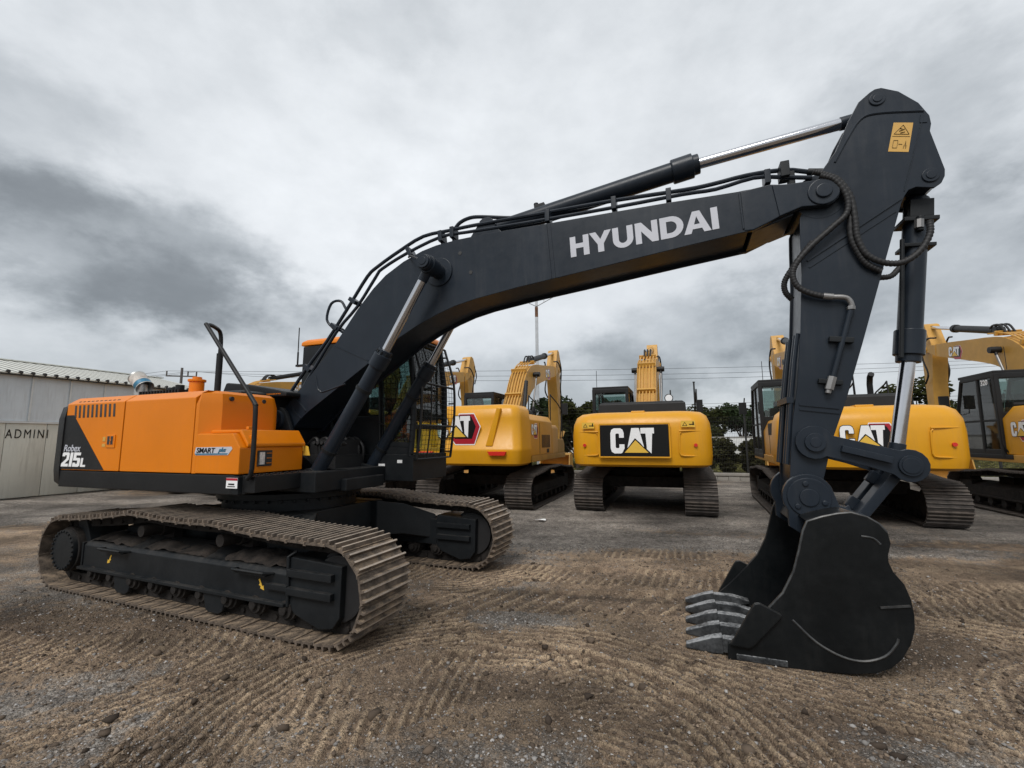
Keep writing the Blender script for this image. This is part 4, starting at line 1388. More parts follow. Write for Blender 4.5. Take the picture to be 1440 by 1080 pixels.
for q, zq in ((2.541, 3.739), (2.674, 3.496)):
    b.cyl((q, -.279, zq), (q, -.284, zq), .022, 10)
b.build('bolt_hole', TRIMD, boom)
b = MB()
b.tube([(1.86, -.27, 3.80), (1.95, -.36, 3.77), (2.12, -.50, 3.66), (2.2, -.60, 3.60)], .012, 6)
b.build('grease_line', RUBB, boom)
# raised maker lettering, a plate per letter
x = 0.0
a_ = math.atan2(3.56 - 3.494, 5.182 - 3.801)
ux = np.array([math.cos(a_), 0, math.sin(a_)]) * .213
uy = np.array([-math.sin(a_) - .0, 0, math.cos(a_)]) * .213
tot = sum(LET[c][0] for c in 'HYUNDAI')
gap = (1.381 / .213 - tot + .26) / 6
KERN = {'D': -.10, 'Y': -.04, 'H': -.06, 'A': -.06}
for c in 'HYUNDAI':
    b = MB()
    for poly in LET[c][1]:
        put_plate(b, [(p[0] + x, p[1]) for p in poly], (3.801, -.2805, 3.494), ux, uy, .003)
    b.build('letter', SILV, boom)
    x += LET[c][0] + gap + KERN.get(c, 0)
# pipes along the boom
PO = [(-.109, 2.034), (-.002, 2.235), (.274, 2.573), (.612, 2.939), (.835, 3.225), (.95, 3.376), (1.191, 3.693), (1.341, 3.80), (1.659, 3.955), (1.988, 4.083), (2.35, 4.095), (2.635, 4.102), (3.286, 4.095), (4.225, 4.084), (4.891, 4.058), (5.145, 4.062), (5.45, 4.086), (5.748, 4.071), (5.928, 4.013), (6.033, 3.978)]
PI_ = [(.05, 1.97), (.13, 2.069), (.386, 2.419), (.817, 3.004), (1.118, 3.290), (1.384, 3.639), (1.472, 3.726), (1.827, 3.871), (2.271, 3.993), (2.615, 3.992), (3.312, 3.975), (4.233, 3.968), (4.887, 3.973), (5.175, 3.964), (5.493, 4.007), (5.716, 3.963), (5.938, 3.909)]
for pts, yy, rr_ in ((PO, -.16, .021), (PI_, -.24, .019), (PO, .16, .021), (PI_, .24, .019)):
    b = MB()
    b.tube([(p[0], yy, p[1]) for p in pts], rr_, 8, smooth=3)
    b.build('hydraulic_pipe', CHAR, boom)
b = MB()
b.tube([(2.359, -.10, 4.116), (2.442, -.1, 4.199), (2.565, -.1, 4.235), (2.707, -.1, 4.224), (2.982, -.05, 4.186), (3.078, -.03, 4.177)], .022, 8, smooth=4)
b.tube([(.70, -.16, 3.07), (.60, -.18, 3.20), (.66, -.18, 3.40), (.80, -.17, 3.42), (.88, -.16, 3.31)], .017, 8, smooth=4)
b.build('hydraulic_pipe', CHAR, boom)
b = MB()
b.tube([(-.109, -.16, 2.034), (-.06, -.16, 2.13)], .034, 10)
b.tube([(-.15, -.16, 1.96), (-.20, -.2, 2.06), (-.16, -.2, 2.18), (-.06, -.18, 2.15)], .026, 8, smooth=3)
b.build('pipe_coupling', STEEL, boom)
for (x, z, t) in ((.40, 2.56, .85), (.80, 3.06, .95), (1.07, 3.36, .95), (2.27, 3.98, .1), (2.42, 4.0, .03), (3.55, 3.985, 0), (4.24, 3.99, 0), (4.76, 3.97, 0), (5.60, 3.97, 0), (1.86, 3.86, .5)):
    b = MB()
    M = Matrix.Rotation(-t, 3, 'Y')
    for s in (-1, 1):
        b.box(Vector((x, s * .20, z)) + M @ Vector((0, 0, .02)), (.05, .14, .13 if t < .3 else .12), M)
        b.box(Vector((x, s * .20, z)) + M @ Vector((0, 0, -.06)), (.03, .05, .10), M)
    b.build('pipe_clamp', CHAR, boom, .006)
b = MB()
b.box((5.735, -.215, 4.02), (.07, .15, .14)); b.box((5.79, -.20, 3.93), (.05, .08, .16)); b.cyl((5.93, -.16, 4.013), (6.04, -.18, 3.976), .030, 10)
b.build('pipe_bracket', CHARD, boom, .006)


# ---------------------------------------------------------------- hydraulic cylinders
def cylinder(name, a, g, e, rb, rr, y, gl=.20, mat_b=None, eye=.1, parent=None, up_=True, mat_r=None):
    """barrel from a to the gland g, polished rod on to e (points in the x-z plane at width y)"""
    a, g, e = [np.array((q[0], y, q[1]), float) for q in (a, g, e)]
    d = unit(g - a)
    b = MB()
    b.tube([a + d * rb * .8, a + d * rb * 1.1, a + d * rb * 1.5, g - d * gl], [rb * .7, rb, rb, rb], 28)
    b.tube([g - d * gl, g - d * (gl - .01), g - d * .06, g - d * .055, g], [rb * 1.16, rb * 1.22, rb * 1.22, rb * 1.0, rb * .98], 28)
    b.cyl(a + np.array((0, -rb * .95, 0)), a + np.array((0, rb * .95, 0)), rb * .98, 20)
    o = b.build(name, mat_b or CHAR, parent or ex, .004)
    if parent is None and up_:
        o.rotation_euler = (0, 0, SW)
    r_ = MB()
    r_.tube([g - d * .02, e - unit(e - g) * eye * .9], rr, 24)
    r_.build('piston_rod', mat_r or CHROME, o)
    r_ = MB()
    r_.cyl(e + np.array((0, -rb * .9, 0)), e + np.array((0, rb * .9, 0)), eye, 22)
    r_.tube([e - unit(e - g) * eye * 1.9, e - unit(e - g) * eye * .5], rr * 1.12, 20)
    r_.build('rod_eye', mat_b or CHAR, o, .005)
    return o


for s in (-1, 1):
    bc = cylinder('boom_cylinder', (.80, 1.245), (1.737, 2.655), (2.281, 3.552), .082, .048, s * .485, gl=.22, eye=.10)
    b = MB()
    for k, t in enumerate((.22, .70)):
        p = np.array((.80, s * .485, 1.245)) + t * (np.array((1.737, s * .485, 2.655)) - np.array((.80, s * .485, 1.245)))
        d = unit(np.array((.937, 0, 1.41)))
        b.tube([p - d * .018, p + d * .018], .092, 20)
    b.tube([(1.0, s * .485 + .10, 1.66), (1.25, s * .485 + .115, 2.03), (1.58, s * .485 + .11, 2.53)], .014, 6)
    b.build('cylinder_line', CHARD, bc)
    b = MB()
    d = unit(np.array((.937, 0, 1.41))); g = np.array((1.737, s * .485, 2.655))
    for k in range(10):
        a = 2 * math.pi * k / 10
        u = np.array((-d[2], 0, d[0])); o_ = u * math.cos(a) * .082 + np.array((0, 1, 0)) * math.sin(a) * .082
        b.cyl(g - d * .055 + o_, g - d * .02 + o_, .011, 6)
    b.build('gland_bolt', CHARD, bc, kind='stuff')
ac = cylinder('arm_cylinder', (2.80, 4.07), (5.06, 4.392), (6.462, 4.515), .098, .052, 0, gl=.26, eye=.11)
b = MB()
b.cyl((3.36, 0, 4.22), (3.35, 0, 4.31), .028, 10); b.box((3.40, 0, 4.255), (.12, .09, .05), -.14)
b.build('line_boss', CHARD, ac, .005)
for s in (-1, 1):
    b = MB()
    b.prism([(2.55, 3.89), (2.72, 4.13)] + arc(2.80, 4.07, .11, 140, -10, 5) + [(3.08, 3.89)], s * .115, s * .155)
    b.build('cylinder_lug', CHAR, boom, .008)

# ---------------------------------------------------------------- arm
AR = [(6.419, 4.594), (6.455, 4.612), (6.50, 4.612), (6.613, 4.545), (6.735, 4.405), (6.795, 4.275), (6.800, 4.20), (6.786, 4.139), (6.848, 3.79), (6.842, 3.735), (6.816, 3.682), (6.767, 3.650), (6.651, 3.681), (6.600, 3.665), (6.570, 3.62), (6.543, 3.56), (6.184, 2.421), (6.036, 1.965), (5.907, 1.62), (5.85, 1.40), (5.807, 1.25)]
AL = [(5.78, 1.10), (5.70, 1.07), (5.62, 1.10), (5.585, 1.20), (5.597, 1.40), (5.639, 1.766), (5.70, 2.10), (5.755, 2.555), (5.800, 3.05), (5.815, 3.40), (5.825, 3.566), (5.88, 3.70), (5.96, 3.86), (6.017, 3.962), (6.134, 4.12), (6.248, 4.376), (6.332, 4.526)]
b = MB()
ARM = AR + AL
b.prism(off(ARM, .018), -.195, .195)
b.prism(ARM, -.225, -.203); b.prism(ARM, .203, .225)
arm = upart(b, 'arm', CHAR, .005)
b = MB()
for (q, zq) in ((6.462, 4.515), (6.751, 3.758)):
    b.cyl((q, -.225, zq), (q, -.238, zq), .058, 22); b.cyl((q, -.236, zq), (q, -.246, zq), .034, 16)
b.cyl((5.99, -.228, 3.735), (5.99, .228, 3.735), .20, 32)
b.build('arm_pin', CHAR, arm, .004)
b = MB()
yy = -.2265
b.tube([(6.12, yy, 4.02), (6.22, yy, 4.20), (6.33, yy, 4.36), (6.45, yy, 4.385), (6.70, yy, 4.335), (6.76, yy, 4.32)], .010, 5, smooth=4)
b.bar((5.85, yy, 3.17), (6.545, yy, 3.60), .014, .020, (0, 1, 0)); b.bar((5.86, yy, 3.11), (6.50, yy, 3.50), .010, .012, (0, 1, 0))
b.bar((6.76, yy, 4.30), (6.57, yy, 3.66), .005, .012, (0, 1, 0))
for z in (1.94, 1.90, 1.36, 1.33):
    b.bar((5.70, yy, z), (5.98 if z > 1.5 else 5.82, yy, z - .04), .018, .016, (0, 1, 0))
b.build('weld_seam', CHAR, arm)
b = MB()
b.box((6.755, -.229, 4.255), (.05, .004, .07), .2)
b.build('bracket_plate', CHAR, arm)
# warning decal with triangle and figures
b = MB()
dq = [(6.552, 4.277), (6.688, 4.240), (6.632, 3.985), (6.490, 4.024)]
b.prism(off(dq, .004), -.2255, -.2275)
ctr = np.mean(dq, 0)
e1 = unit(np.array(dq[1]) - np.array(dq[0])); e2 = unit(np.array(dq[0]) - np.array(dq[3]))
pq = lambda u, v_: tuple(ctr + e1 * u + e2 * v_)
b.mat(1)
tri_ = [pq(-.052, .025), pq(.052, .025), pq(0, .105)]
for i in range(3):
    p0, p1 = tri_[i], tri_[(i + 1) % 3]
    b.bar((p0[0], -.2285, p0[1]), (p1[0], -.2285, p1[1]), .0015, .006, (0, 1, 0))
for (u0, v0, u1, v1, t) in ((-.02, .05, .015, .07, .012), (-.01, .035, .02, .045, .01), (0.0, .07, -.02, .075, .009), (-.06, .006, .06, .006, .004), (-.045, -.03, -.045, -.095, .005), (-.015, -.03, -.015, -.095, .005), (-.045, -.03, -.015, -.03, .005), (-.045, -.095, -.015, -.095, .005), (-.008, -.062, .018, -.062, .006), (.038, -.05, .038, -.075, .024), (.031, -.07, .031, -.1, .008), (.046, -.07, .046, -.1, .008), (.038, -.035, .038, -.043, .012)):
    p0, p1 = pq(u0, v0), pq(u1, v1)
    b.bar((p0[0], -.2285, p0[1]), (p1[0], -.2285, p1[1]), .0015, t, (0, 1, 0))
b.build('warning_decal', [ADEC, LBLACK], arm)
# hoses
H = lambda pts, y0, y1: [(p[0], y0 + (y1 - y0) * i / (len(pts) - 1), p[1]) for i, p in enumerate(pts)]
hoses = [
    ([(5.934, 3.93), (6.018, 3.889), (6.114, 3.814), (6.184, 3.651), (6.199, 3.44), (6.203, 3.295), (6.255, 3.144), (6.373, 3.056), (6.495, 3.048), (6.608, 3.128), (6.679, 3.253), (6.69, 3.36)], -.30, -.27, .024),
    ([(5.98, 3.88), (6.083, 3.815), (6.154, 3.662), (6.143, 3.517), (6.034, 3.412), (5.87, 3.272), (5.756, 3.142), (5.722, 3.041), (5.758, 2.932), (5.872, 2.855), (6.003, 2.819)], -.31, -.27, .024),
    ([(5.90, 3.33), (5.816, 3.231), (5.717, 3.095), (5.678, 3.014), (5.687, 2.938), (5.735, 2.875)], -.24, -.12, .024),
    ([(6.13, 3.80), (6.184, 3.645), (6.166, 3.335), (6.203, 3.185), (6.258, 3.075), (6.35, 3.0)], -.275, -.25, .024),
    ([(6.35, 2.975), (6.452, 2.986), (6.521, 3.048), (6.60, 3.14)], -.16, -.06, .022),
]
for pts, y0, y1, r_ in hoses:
    path = smooth_path(H(pts, y0, y1), 14)
    b = MB()
    b.tube(path, [r_ * (1.0 + .10 * math.sin(i * 2.1)) for i in range(len(path))], 9)
    b.build('hydraulic_hose', RUBB, arm, smooth=60)
b = MB()
b.tube([(6.0, -.272, 2.82), (6.06, -.272, 2.812), (6.10, -.27, 2.795), (6.122, -.268, 2.75), (6.122, -.265, 2.71)], .021, 10, smooth=3)
b.cyl((5.93, -.275, 2.836), (6.0, -.273, 2.82), .027, 12); b.cyl((6.12, -.262, 2.73), (6.117, -.262, 2.70), .031, 6)
b.cyl((5.945, -.262, 2.155), (5.912, -.262, 2.05), .034, 6); b.cyl((5.918, -.262, 2.075), (5.903, -.262, 2.02), .022, 8)
b.build('hose_fitting', STEEL, arm, .003)
b = MB()
b.tube([(6.117, -.262, 2.71), (6.095, -.262, 2.636), (5.966, -.262, 2.211), (5.94, -.262, 2.13)], .022, 10)
b.build('hydraulic_pipe', CHAR, arm)
b = MB()
b.box((6.03, -.255, 2.457), (.17, .05, .045), .15); b.box((5.93, -.245, 2.115), (.17, .045, .04), .15)
b.build('pipe_clamp', CHARD, arm, .005)
b = MB()
for yy in (-.19, -.10, .10, .19):
    b.tube([(5.742, yy, 2.55), (5.70, yy, 2.30), (5.655, yy, 1.99), (5.605, yy, 1.60), (5.585, yy, 1.44)], .018, 6)
b.box((5.64, 0, 1.98), (.05, .42, .05))
b.build('edge_pipe', CHAR, arm)
# bucket cylinder with its clamp and line
kc = cylinder('bucket_cylinder', (6.751, 3.758), (6.553, 2.275), (6.388, 1.443), .086, .052, 0, gl=.27, eye=.09)
b = MB()
b.box((6.715, 0, 3.46), (.235, .22, .035), .1); b.box((6.725, -.06, 3.55), (.16, .10, .15), .1); b.box((6.69, 0, 3.24), (.21, .20, .03), .1)
b.tube([(6.69, -.11, 3.35), (6.70, -.115, 3.47)], .028, 10)
b.tube([(6.57, -.10, 3.30), (6.50, -.11, 2.6), (6.47, -.11, 2.3)], .018, 6)
b.build('line_clamp', CHARD, kc, .005)
b = MB()
b.cyl((6.683, -.118, 3.37), (6.69, -.118, 3.44), .033, 8)
b.build('hose_fitting', STEEL, kc)

# ---------------------------------------------------------------- bucket linkage
for s in (-1, 1):
    b = MB()
    e1, e2 = (5.778, 1.623), (6.388, 1.443)
    th = math.degrees(math.atan2(e2[1] - e1[1], e2[0] - e1[0]))
    poly = arc(e1[0], e1[1], .135, th + 40, th + 320, 14) + [(6.12, 1.435)] + arc(e2[0], e2[1], .125, th - 130, th + 130, 12)
    b.prism(poly, s * .24, s * .275)
    b.bar((5.95, s * .285, 1.575), (6.27, s * .285, 1.485), .05, .075, (0, 1, 0))
    b.cyl((e1[0], s * .27, e1[1]), (e1[0], s * .30, e1[1]), .075, 22); b.cyl((e1[0], s * .298, e1[1]), (e1[0], s * .306, e1[1]), .040, 18)
    b.cyl((e2[0], s * .27, e2[1]), (e2[0], s * .295, e2[1]), .078, 22); b.cyl((e2[0], s * .29, e2[1]), (e2[0], s * .302, e2[1]), .06, 18)
    upart(b, 'side_link', CHAR, .008)
b = MB()
for s in (-1, 1):
    b.bar((6.388, s * .12, 1.443), (6.05, s * .12, 1.0), .075, .15, (0, 1, 0))
    b.cyl((6.388, s * .085, 1.443), (6.388, s * .235, 1.443), .105, 20)
b.bar((6.30, 0, 1.34), (6.24, 0, 1.26), .18, .06, (0, 1, 0)); b.bar((6.14, 0, 1.13), (6.08, 0, 1.05), .18, .06, (0, 1, 0))
b.cyl((6.03, -.20, .99), (6.03, .20, .99), .075, 20)
upart(b, 'push_link', CHAR, .010)

# ---------------------------------------------------------------- bucket
BK = [(5.608, 1.044), (5.70, 1.080), (5.80, 1.108), (5.885, 1.120), (5.979, 1.094), (6.045, 1.05), (6.085, .995), (6.096, .92), (6.074, .84), (6.073, .79), (6.095, .725), (6.15, .648), (6.178, .55), (6.186, .45), (6.180, .36), (6.151, .265), (6.098, .167), (6.03, .095), (5.94, .05), (5.80, .020), (5.60, .006), (5.325, -.002), (5.018, -.006)]
MO = [(5.024, .10), (5.15, .22), (5.317, .401), (5.414, .516), (5.495, .678), (5.541, .836), (5.576, .975)]
b = MB()
inner = off(BK + MO, .035)[:len(BK)]
ring_pts = BK + inner[::-1]
b.prism(ring_pts, -.585, .585)
bucket = upart(b, 'bucket', BUCK, .006)
for s in (-1, 1):
    b = MB()
    b.prism(off(BK + MO, -.006), s * .578, s * .612)
    b.build('side_plate', BUCK, bucket, .006)
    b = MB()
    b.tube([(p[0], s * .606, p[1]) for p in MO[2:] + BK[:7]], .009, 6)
    b.build('pale_edge', EDGEP, bucket)  # paler rim along the mouth and top edge of the plate
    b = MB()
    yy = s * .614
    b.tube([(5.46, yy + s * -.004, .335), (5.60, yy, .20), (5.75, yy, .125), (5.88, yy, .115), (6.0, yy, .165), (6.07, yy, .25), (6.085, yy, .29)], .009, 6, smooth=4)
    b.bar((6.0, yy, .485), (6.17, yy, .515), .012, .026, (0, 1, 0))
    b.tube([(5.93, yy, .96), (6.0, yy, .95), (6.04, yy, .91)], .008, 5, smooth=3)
    b.build('weld_seam', EDGEP, bucket)
    b = MB()
    cp = [(5.03, .112), (5.05, .145), (5.195, .405), (5.215, .432), (5.25, .437), (5.385, .375), (5.39, .355), (5.19, .125), (5.16, .105)]
    b.prism(cp, s * .615, s * .652)
    b.build('side_cutter', BUCK, bucket, .010)
    b = MB()
    ear = arc(5.697, 1.185, .185, 30, 215, 12) + [(5.545, .95), (5.62, .90), (5.95, 1.08), (6.0, 1.09), (5.90, 1.13)]
    b.prism(ear, s * .245, s * .30)
    b.cyl((5.697, s * .295, 1.185), (5.697, s * .315, 1.185), .155, 28); b.cyl((5.697, s * .31, 1.185), (5.697, s * .33, 1.185), .07, 20)
    for k in range(3):
        a = R(100 + 120 * k)
        b.cyl((5.697 + .11 * math.cos(a), s * .31, 1.185 + .11 * math.sin(a)), (5.697 + .11 * math.cos(a), s * .33, 1.185 + .11 * math.sin(a)), .023, 8)
    b.prism([(5.90, 1.06), (5.98, 1.13)] + arc(6.03, .99, .085, 110, -20, 6) + [(6.0, .90)], s * .215, s * .245)
    b.build('bucket_ear', CHAR, bucket, .008)
b = MB()
b.prism([(5.57, .985), (5.60, 1.04), (5.90, 1.128), (5.985, 1.10), (5.985, 1.085), (5.6, .965)], -.24, .24)
b.build('top_beam', CHARD, bucket, .008)
b = MB()
b.box((5.14, 0, .040), (.16, 1.21, .045), .03)
b.box((5.24, -.606, .022), (.34, .03, .045)); b.box((5.24, .606, .022), (.34, .03, .045))
b.build('cutting_edge', TOOTH, bucket, .008)
for k in range(5):
    yk = -.535 + k * .2675
    b = MB()
    rings = []
    for x, z0, z1, w in ((5.30, .070, .095, .10), (5.16, .03, .125, .085), (5.0, .02, .128, .080), (4.955, .026, .120, .065)):
        rings.append([(x, yk - w / 2, z0), (x, yk + w / 2, z0), (x, yk + w / 2, z1), (x, yk - w / 2, z1)])
    b.loft(rings)
    ad = b.build('tooth_adapter', TOOTH, bucket, .008)
    b = MB()
    rings = []
    for x, z0, z1, w in ((4.985, .014, .140, .092), (4.91, .006, .122, .086), (4.715, .016, .046, .066)):
        rings.append([(x, yk - w / 2, z0), (x, yk + w / 2, z0), (x, yk + w / 2, z1), (x, yk - w / 2, z1)])
    b.loft(rings)
    b.build('bucket_tooth', TOOTH, ad, .009)

# ==================================================================================================
#  THE ROW OF YELLOW EXCAVATORS
# ==================================================================================================
YAW_ROW = R(70)                              # they face away from the camera, 20 degrees to its right
SMC = shoe_mesh('track_shoe', track_path((-1.95, .42, .375), (1.95, .43, .375), 47, ((-.6, .91), (.6, .91)))[1], 0.66, [SHOED, BARTOPD], .03)
FOOTP, TIPP = np.array((.07, 1.92)), np.array((5.996, 3.737))
ang = R(7.7)


def tb_(pts, k=.965):
    c, s = math.cos(ang) * k, math.sin(ang) * k
    return [(.10 + (x - .07) * c - (z - 1.92) * s, 2.0 + (x - .07) * s + (z - 1.92) * c) for x, z in pts]


CTIP = tb_([TIPP])[0]


def cw_ring(z, w, xr, xf=-2.0, r=.42):
    pts = [(xf, w)]
    for k in range(7):
        a = R(90 * k / 6)
        pts.append((xr + r - r * math.sin(a) + .10 * ((1 - k / 6)) * 0, w - r + r * math.cos(a)))
    full = pts + [(x, -y) for x, y in pts[::-1]]
    # a gentle bow of the rear face
    return [(x - (.10 * (1 - (y / w) ** 2) if x < xr + r * .9 else 0), y, z) for x, y in full]


def yellow_excavator(style, loc, label, shoes=True):
    rt_ = thing('excavator', (loc[0], loc[1], 0), YAW_ROW + (loc[2] if len(loc) > 2 else 0), label, 'excavator', 'yellow excavators parked in a row facing away')
    new = style == 'new'
    for side in (-1, 1):
        yc = side * 1.2
        make_track(rt_, yc, (-1.95, .42, .375), (1.95, .43, .375), 47, MUDDY, SMC, ((-.6, .91), (.6, .91)))
        yo, yi = side * 1.37, side * 1.0
        b = MB()
        b.prism([(yi, .26), (yo, .25), (yo, .52), (yi, .62)], -1.6, 1.6, 'x')
        b.box((0, yo + side * .02, .30), (3.2, .04, .03))
        b.prism([(1.6, .28), (2.0, .16), (2.1, .3), (2.1, .6), (1.6, .62)], yi, yo)
        b.cyl((-1.95, yc - .14, .42), (-1.95, yc + .21, .42), .27, 22)
        b.cyl((1.95, yc - .1, .43), (1.95, yc + .1, .43), .31, 24)
        for k in range(7):
            b.cyl((-1.4 + k * .47, yc - .18, .2), (-1.4 + k * .47, yc + .18, .2), .09, 12)
        b.build('track_frame', MUDDY, rt_, 0)
    b = MB()
    b.box((0, 0, .70), (1.6, 1.6, .36)); b.box((.95, 0, .62), (.5, 2.1, .24)); b.box((-.95, 0, .62), (.5, 2.1, .24))
    b.cyl((0, 0, .85), (0, 0, 1.09), .78, 36)
    b.build('car_body', MUDDY, rt_)
    b = MB()
    b.box((-.35, 0, 1.17), (3.6, 1.5, .18)); b.box((.0, -1.06, 1.19), (3.5, .64, .16)); b.box((-.1, 1.06, 1.19), (3.7, .70, .16))
    b.build('platform', YELD, rt_, .012)
    cx0 = .18 if new else -.10
    # engine house
    topz = 2.30 if new else 2.08
    b = MB()
    b.loft([[(x, y, z) for x, y in [(-2.05, -1.38 + d), (.15, -1.38 + d), (.15, .35), (-2.05, .35)]] for z, d in ((1.27, 0), (topz - .15, 0), (topz, .10))])
    b.build('engine_house', YELL, rt_, .02)
    b = MB()
    xe = cx0 - .02
    b.loft([[(x, y, z) for x, y in [(-2.05, 1.38 - d), (xe - d * 2, 1.38 - d), (xe - d * 2, .36), (-2.05, .36)]] for z, d in ((1.27, 0), (topz - .25, 0), (topz, .10))])
    ld = b.build('left_door', YELL, rt_, .02)
    b = MB()
    for k in range(8):
        b.box((-1.62 + k * .09, 1.382, 1.86), (.045, .012, .26))
    b.build('louvre_slot', TRIMD, ld)
    b = MB()
    b.box((-1.08, -1.383, 1.7), (.015, .006, .8)); b.box((-1.08, 1.383, 1.65), (.015, .006, .7))
    b.build('door_gap', TRIMD, rt_)
    b = MB()
    ht = topz + .20 if new else 2.53
    b.loft([[(x, y, z) for x, y in off([(-1.98, -1.02), (-.45, -1.02), (-.45, .98), (-1.98, .98)], d)] for z, d in ((topz - .01, 0), (ht - .05, .03), (ht, .09))])
    b.build('engine_hood', BLACK, rt_, .015)
    # tank and tool box, right front
    b = MB()
    b.loft([[(x, y, z) for x, y in off([(.17, -1.38), (.85, -1.38), (.85, -.55), (.17, -.55)], d)] for z, d in ((1.27, 0), (1.98, 0), (2.08, .05))])
    b.build('fuel_tank', YELL, rt_, .015)
    b = MB()
    b.prism([(.86, 1.27), (1.65, 1.27), (1.65, 1.52), (1.5, 1.68), (.86, 1.68)], -1.38, -.58)
    b.build('tool_box', YELD, rt_, .015)
    # counterweight
    b = MB()
    if new:
        lev = ((1.07, 1.34, -2.72), (1.12, 1.42, -2.84), (1.40, 1.45, -2.90), (1.46, 1.45, -2.90), (1.50, 1.44, -2.86), (2.15, 1.40, -2.80), (2.36, 1.38, -2.78), (2.46, 1.30, -2.70), (2.49, 1.15, -2.55))
    else:
        lev = ((1.07, 1.36, -2.74), (1.12, 1.44, -2.84), (1.30, 1.46, -2.88), (1.75, 1.46, -2.88), (1.98, 1.44, -2.86), (2.14, 1.38, -2.80), (2.22, 1.28, -2.70), (2.25, 1.10, -2.52))
    b.loft([cw_ring(z, w, xr, r=.20 if new else .36) for z, w, xr in lev])
    cwt = b.build('counterweight', YELL, rt_, 0, smooth=50)
    if style == 'old':
        xp = -2.985
        b = MB()
        b.prism(off([(-.62, 1.30), (.78, 1.30), (.78, 1.96), (-.62, 1.96)], .0), xp, xp - .012, 'x')
        b.build('rear_panel', LBLACK, cwt, .006)
        b = MB()
        for q0, q1 in (((-.64, 1.28), (.80, 1.28)), ((.80, 1.28), (.80, 1.98)), ((.80, 1.98), (-.64, 1.98)), ((-.64, 1.98), (-.64, 1.28))):
            b.bar((xp + .002, q0[0], q0[1]), (xp + .002, q1[0], q1[1]), .03, .035, (1, 0, 0))
        b.build('panel_rim', YELL, cwt, .006)
        cat_logo(cwt, (xp - .013, .56, 1.36), (0, -1, 0), (0, 0, 1), .53, asp=.735)
        for s in (-1, 1):
            b = MB()
            b.box((-2.965, s * 1.02 + .02, 1.96), (.004, .27, .13))
            b.mat(1)
            b.prism([(s * 1.02 + .13, 1.92), (s * 1.02 + .03, 1.92), (s * 1.02 + .08, 2.0)], -2.968, -2.970, 'x'); b.box((-2.969, s * 1.02 - .05, 1.95), (.003, .10, .02)); b.box((-2.969, s * 1.02 - .08, 1.97), (.003, .025, .07))
            b.mat(0)
            b.prism([(s * 1.02 + .11, 1.93), (s * 1.02 + .05, 1.93), (s * 1.02 + .08, 1.98)], -2.9705, -2.972, 'x')
            b.build('warning_decal', [YDEC, LBLACK], cwt)
    if style in ('old', 'mid'):
        for s in (-1, 1):
            b = MB()
            b.cyl((-2.90, s * 1.13, 1.53), (-2.96, s * 1.13, 1.53), .035, 14)
            b.build('reflector', REDR, cwt)
            b = MB()
            sx_ = lambda y: -2.88 - .10 * (1 - (y / 1.46) ** 2) - .002 + (.42 - math.sqrt(max(0, .42 ** 2 - max(0, y - 1.04) ** 2)))
            b.tube([(sx_(y), s * y, z) for y, z in ((.86, 1.79), (.83, 1.76), (.82, 1.6), (.82, 1.38), (.84, 1.33), (.9, 1.315), (1.05, 1.31), (1.2, 1.31), (1.32, 1.31))], .014, 6)
            b.tube([(sx_(y), s * y, 1.82) for y in (.83, .95, 1.1, 1.2, 1.3)], .014, 6)
            b.build('pressed_line', YELL, cwt)

    def hexb(parent, org, ux, uy, nn):
        o = np.asarray(org, float)
        hx = [(1.55, 1.08), (2.55, 1.08), (2.95, .50), (2.55, -.30), (1.25, -.30), (1.0, -.06)]
        m1 = MB()
        put_plate(m1, off(hx, -.05), o - nn * .004, ux, uy, .002)
        m1.mat(1); put_plate(m1, hx, o - nn * .0015, ux, uy, .0012)
        m1.mat(2); put_plate(m1, [(1.2, .95), (2.40, .95), (2.68, .50), (2.40, -.06), (1.2, -.06)], o - nn * .0002, ux, uy, .0008)
        m1.build('hexagon_mark', [WHITE, RED, LBLACK], parent)
    if style == 'mid':
        cat_logo(cwt, (-2.986, .50, 1.50), (0, -1, 0), (0, 0, 1), .375, hexb, asp=.78)
    if new:
        cat_logo(cwt, (-2.9, .60, 1.72), (-.0, -1, 0), (-.06, 0, 1), .50, hexb, asp=.74)
        b = MB()
        for s in (-1, 1):
            b.prism([(s * .70, 1.40), (s * .76, 1.31), (s * 1.12, 1.31), (s * 1.15, 1.40)], -2.84, -2.985, 'x')
        b.build('reflector', REDR, cwt, .004)
        for s in (-1, 1):
            b = MB()
            b.prism([(s * .62, 1.52), (s * .80, 1.52), (s * 1.0, 2.38), (s * .90, 2.40)], -2.78, -2.905, 'x')
            b.build('pressed_line', YELL, cwt, .02)
        cat_logo(rt_, (-1.80, -1.384, 1.78), (1, 0, 0), (0, 0, 1), .26, hexb, asp=.74)
        cat_logo(rt_, (-.10, 1.384, 1.66), (-1, 0, 0), (0, 0, 1), .30, hexb, asp=.74)
    b = MB()
    b.prism([(-.12, topz + .05), (.12, topz + .05), (.15, topz + .19), (-.15, topz + .19)], -2.68 + (.12 if new else 0), -2.36 + (.12 if new else 0), 'x')
    b.build('rear_camera' if not new else 'lifting_eye', YELL, cwt, .02)
    # cab
    b = MB()
    y0, y1 = .43, 1.42
    cx = .20 if new else -.10
    for (x, y) in ((cx, y0), (cx, y1)):
        b.bar((x, y + (.04 if y == y0 else -.04), 1.2), (x + .02, y + (.04 if y == y0 else -.04), 3.05), .09, .12)
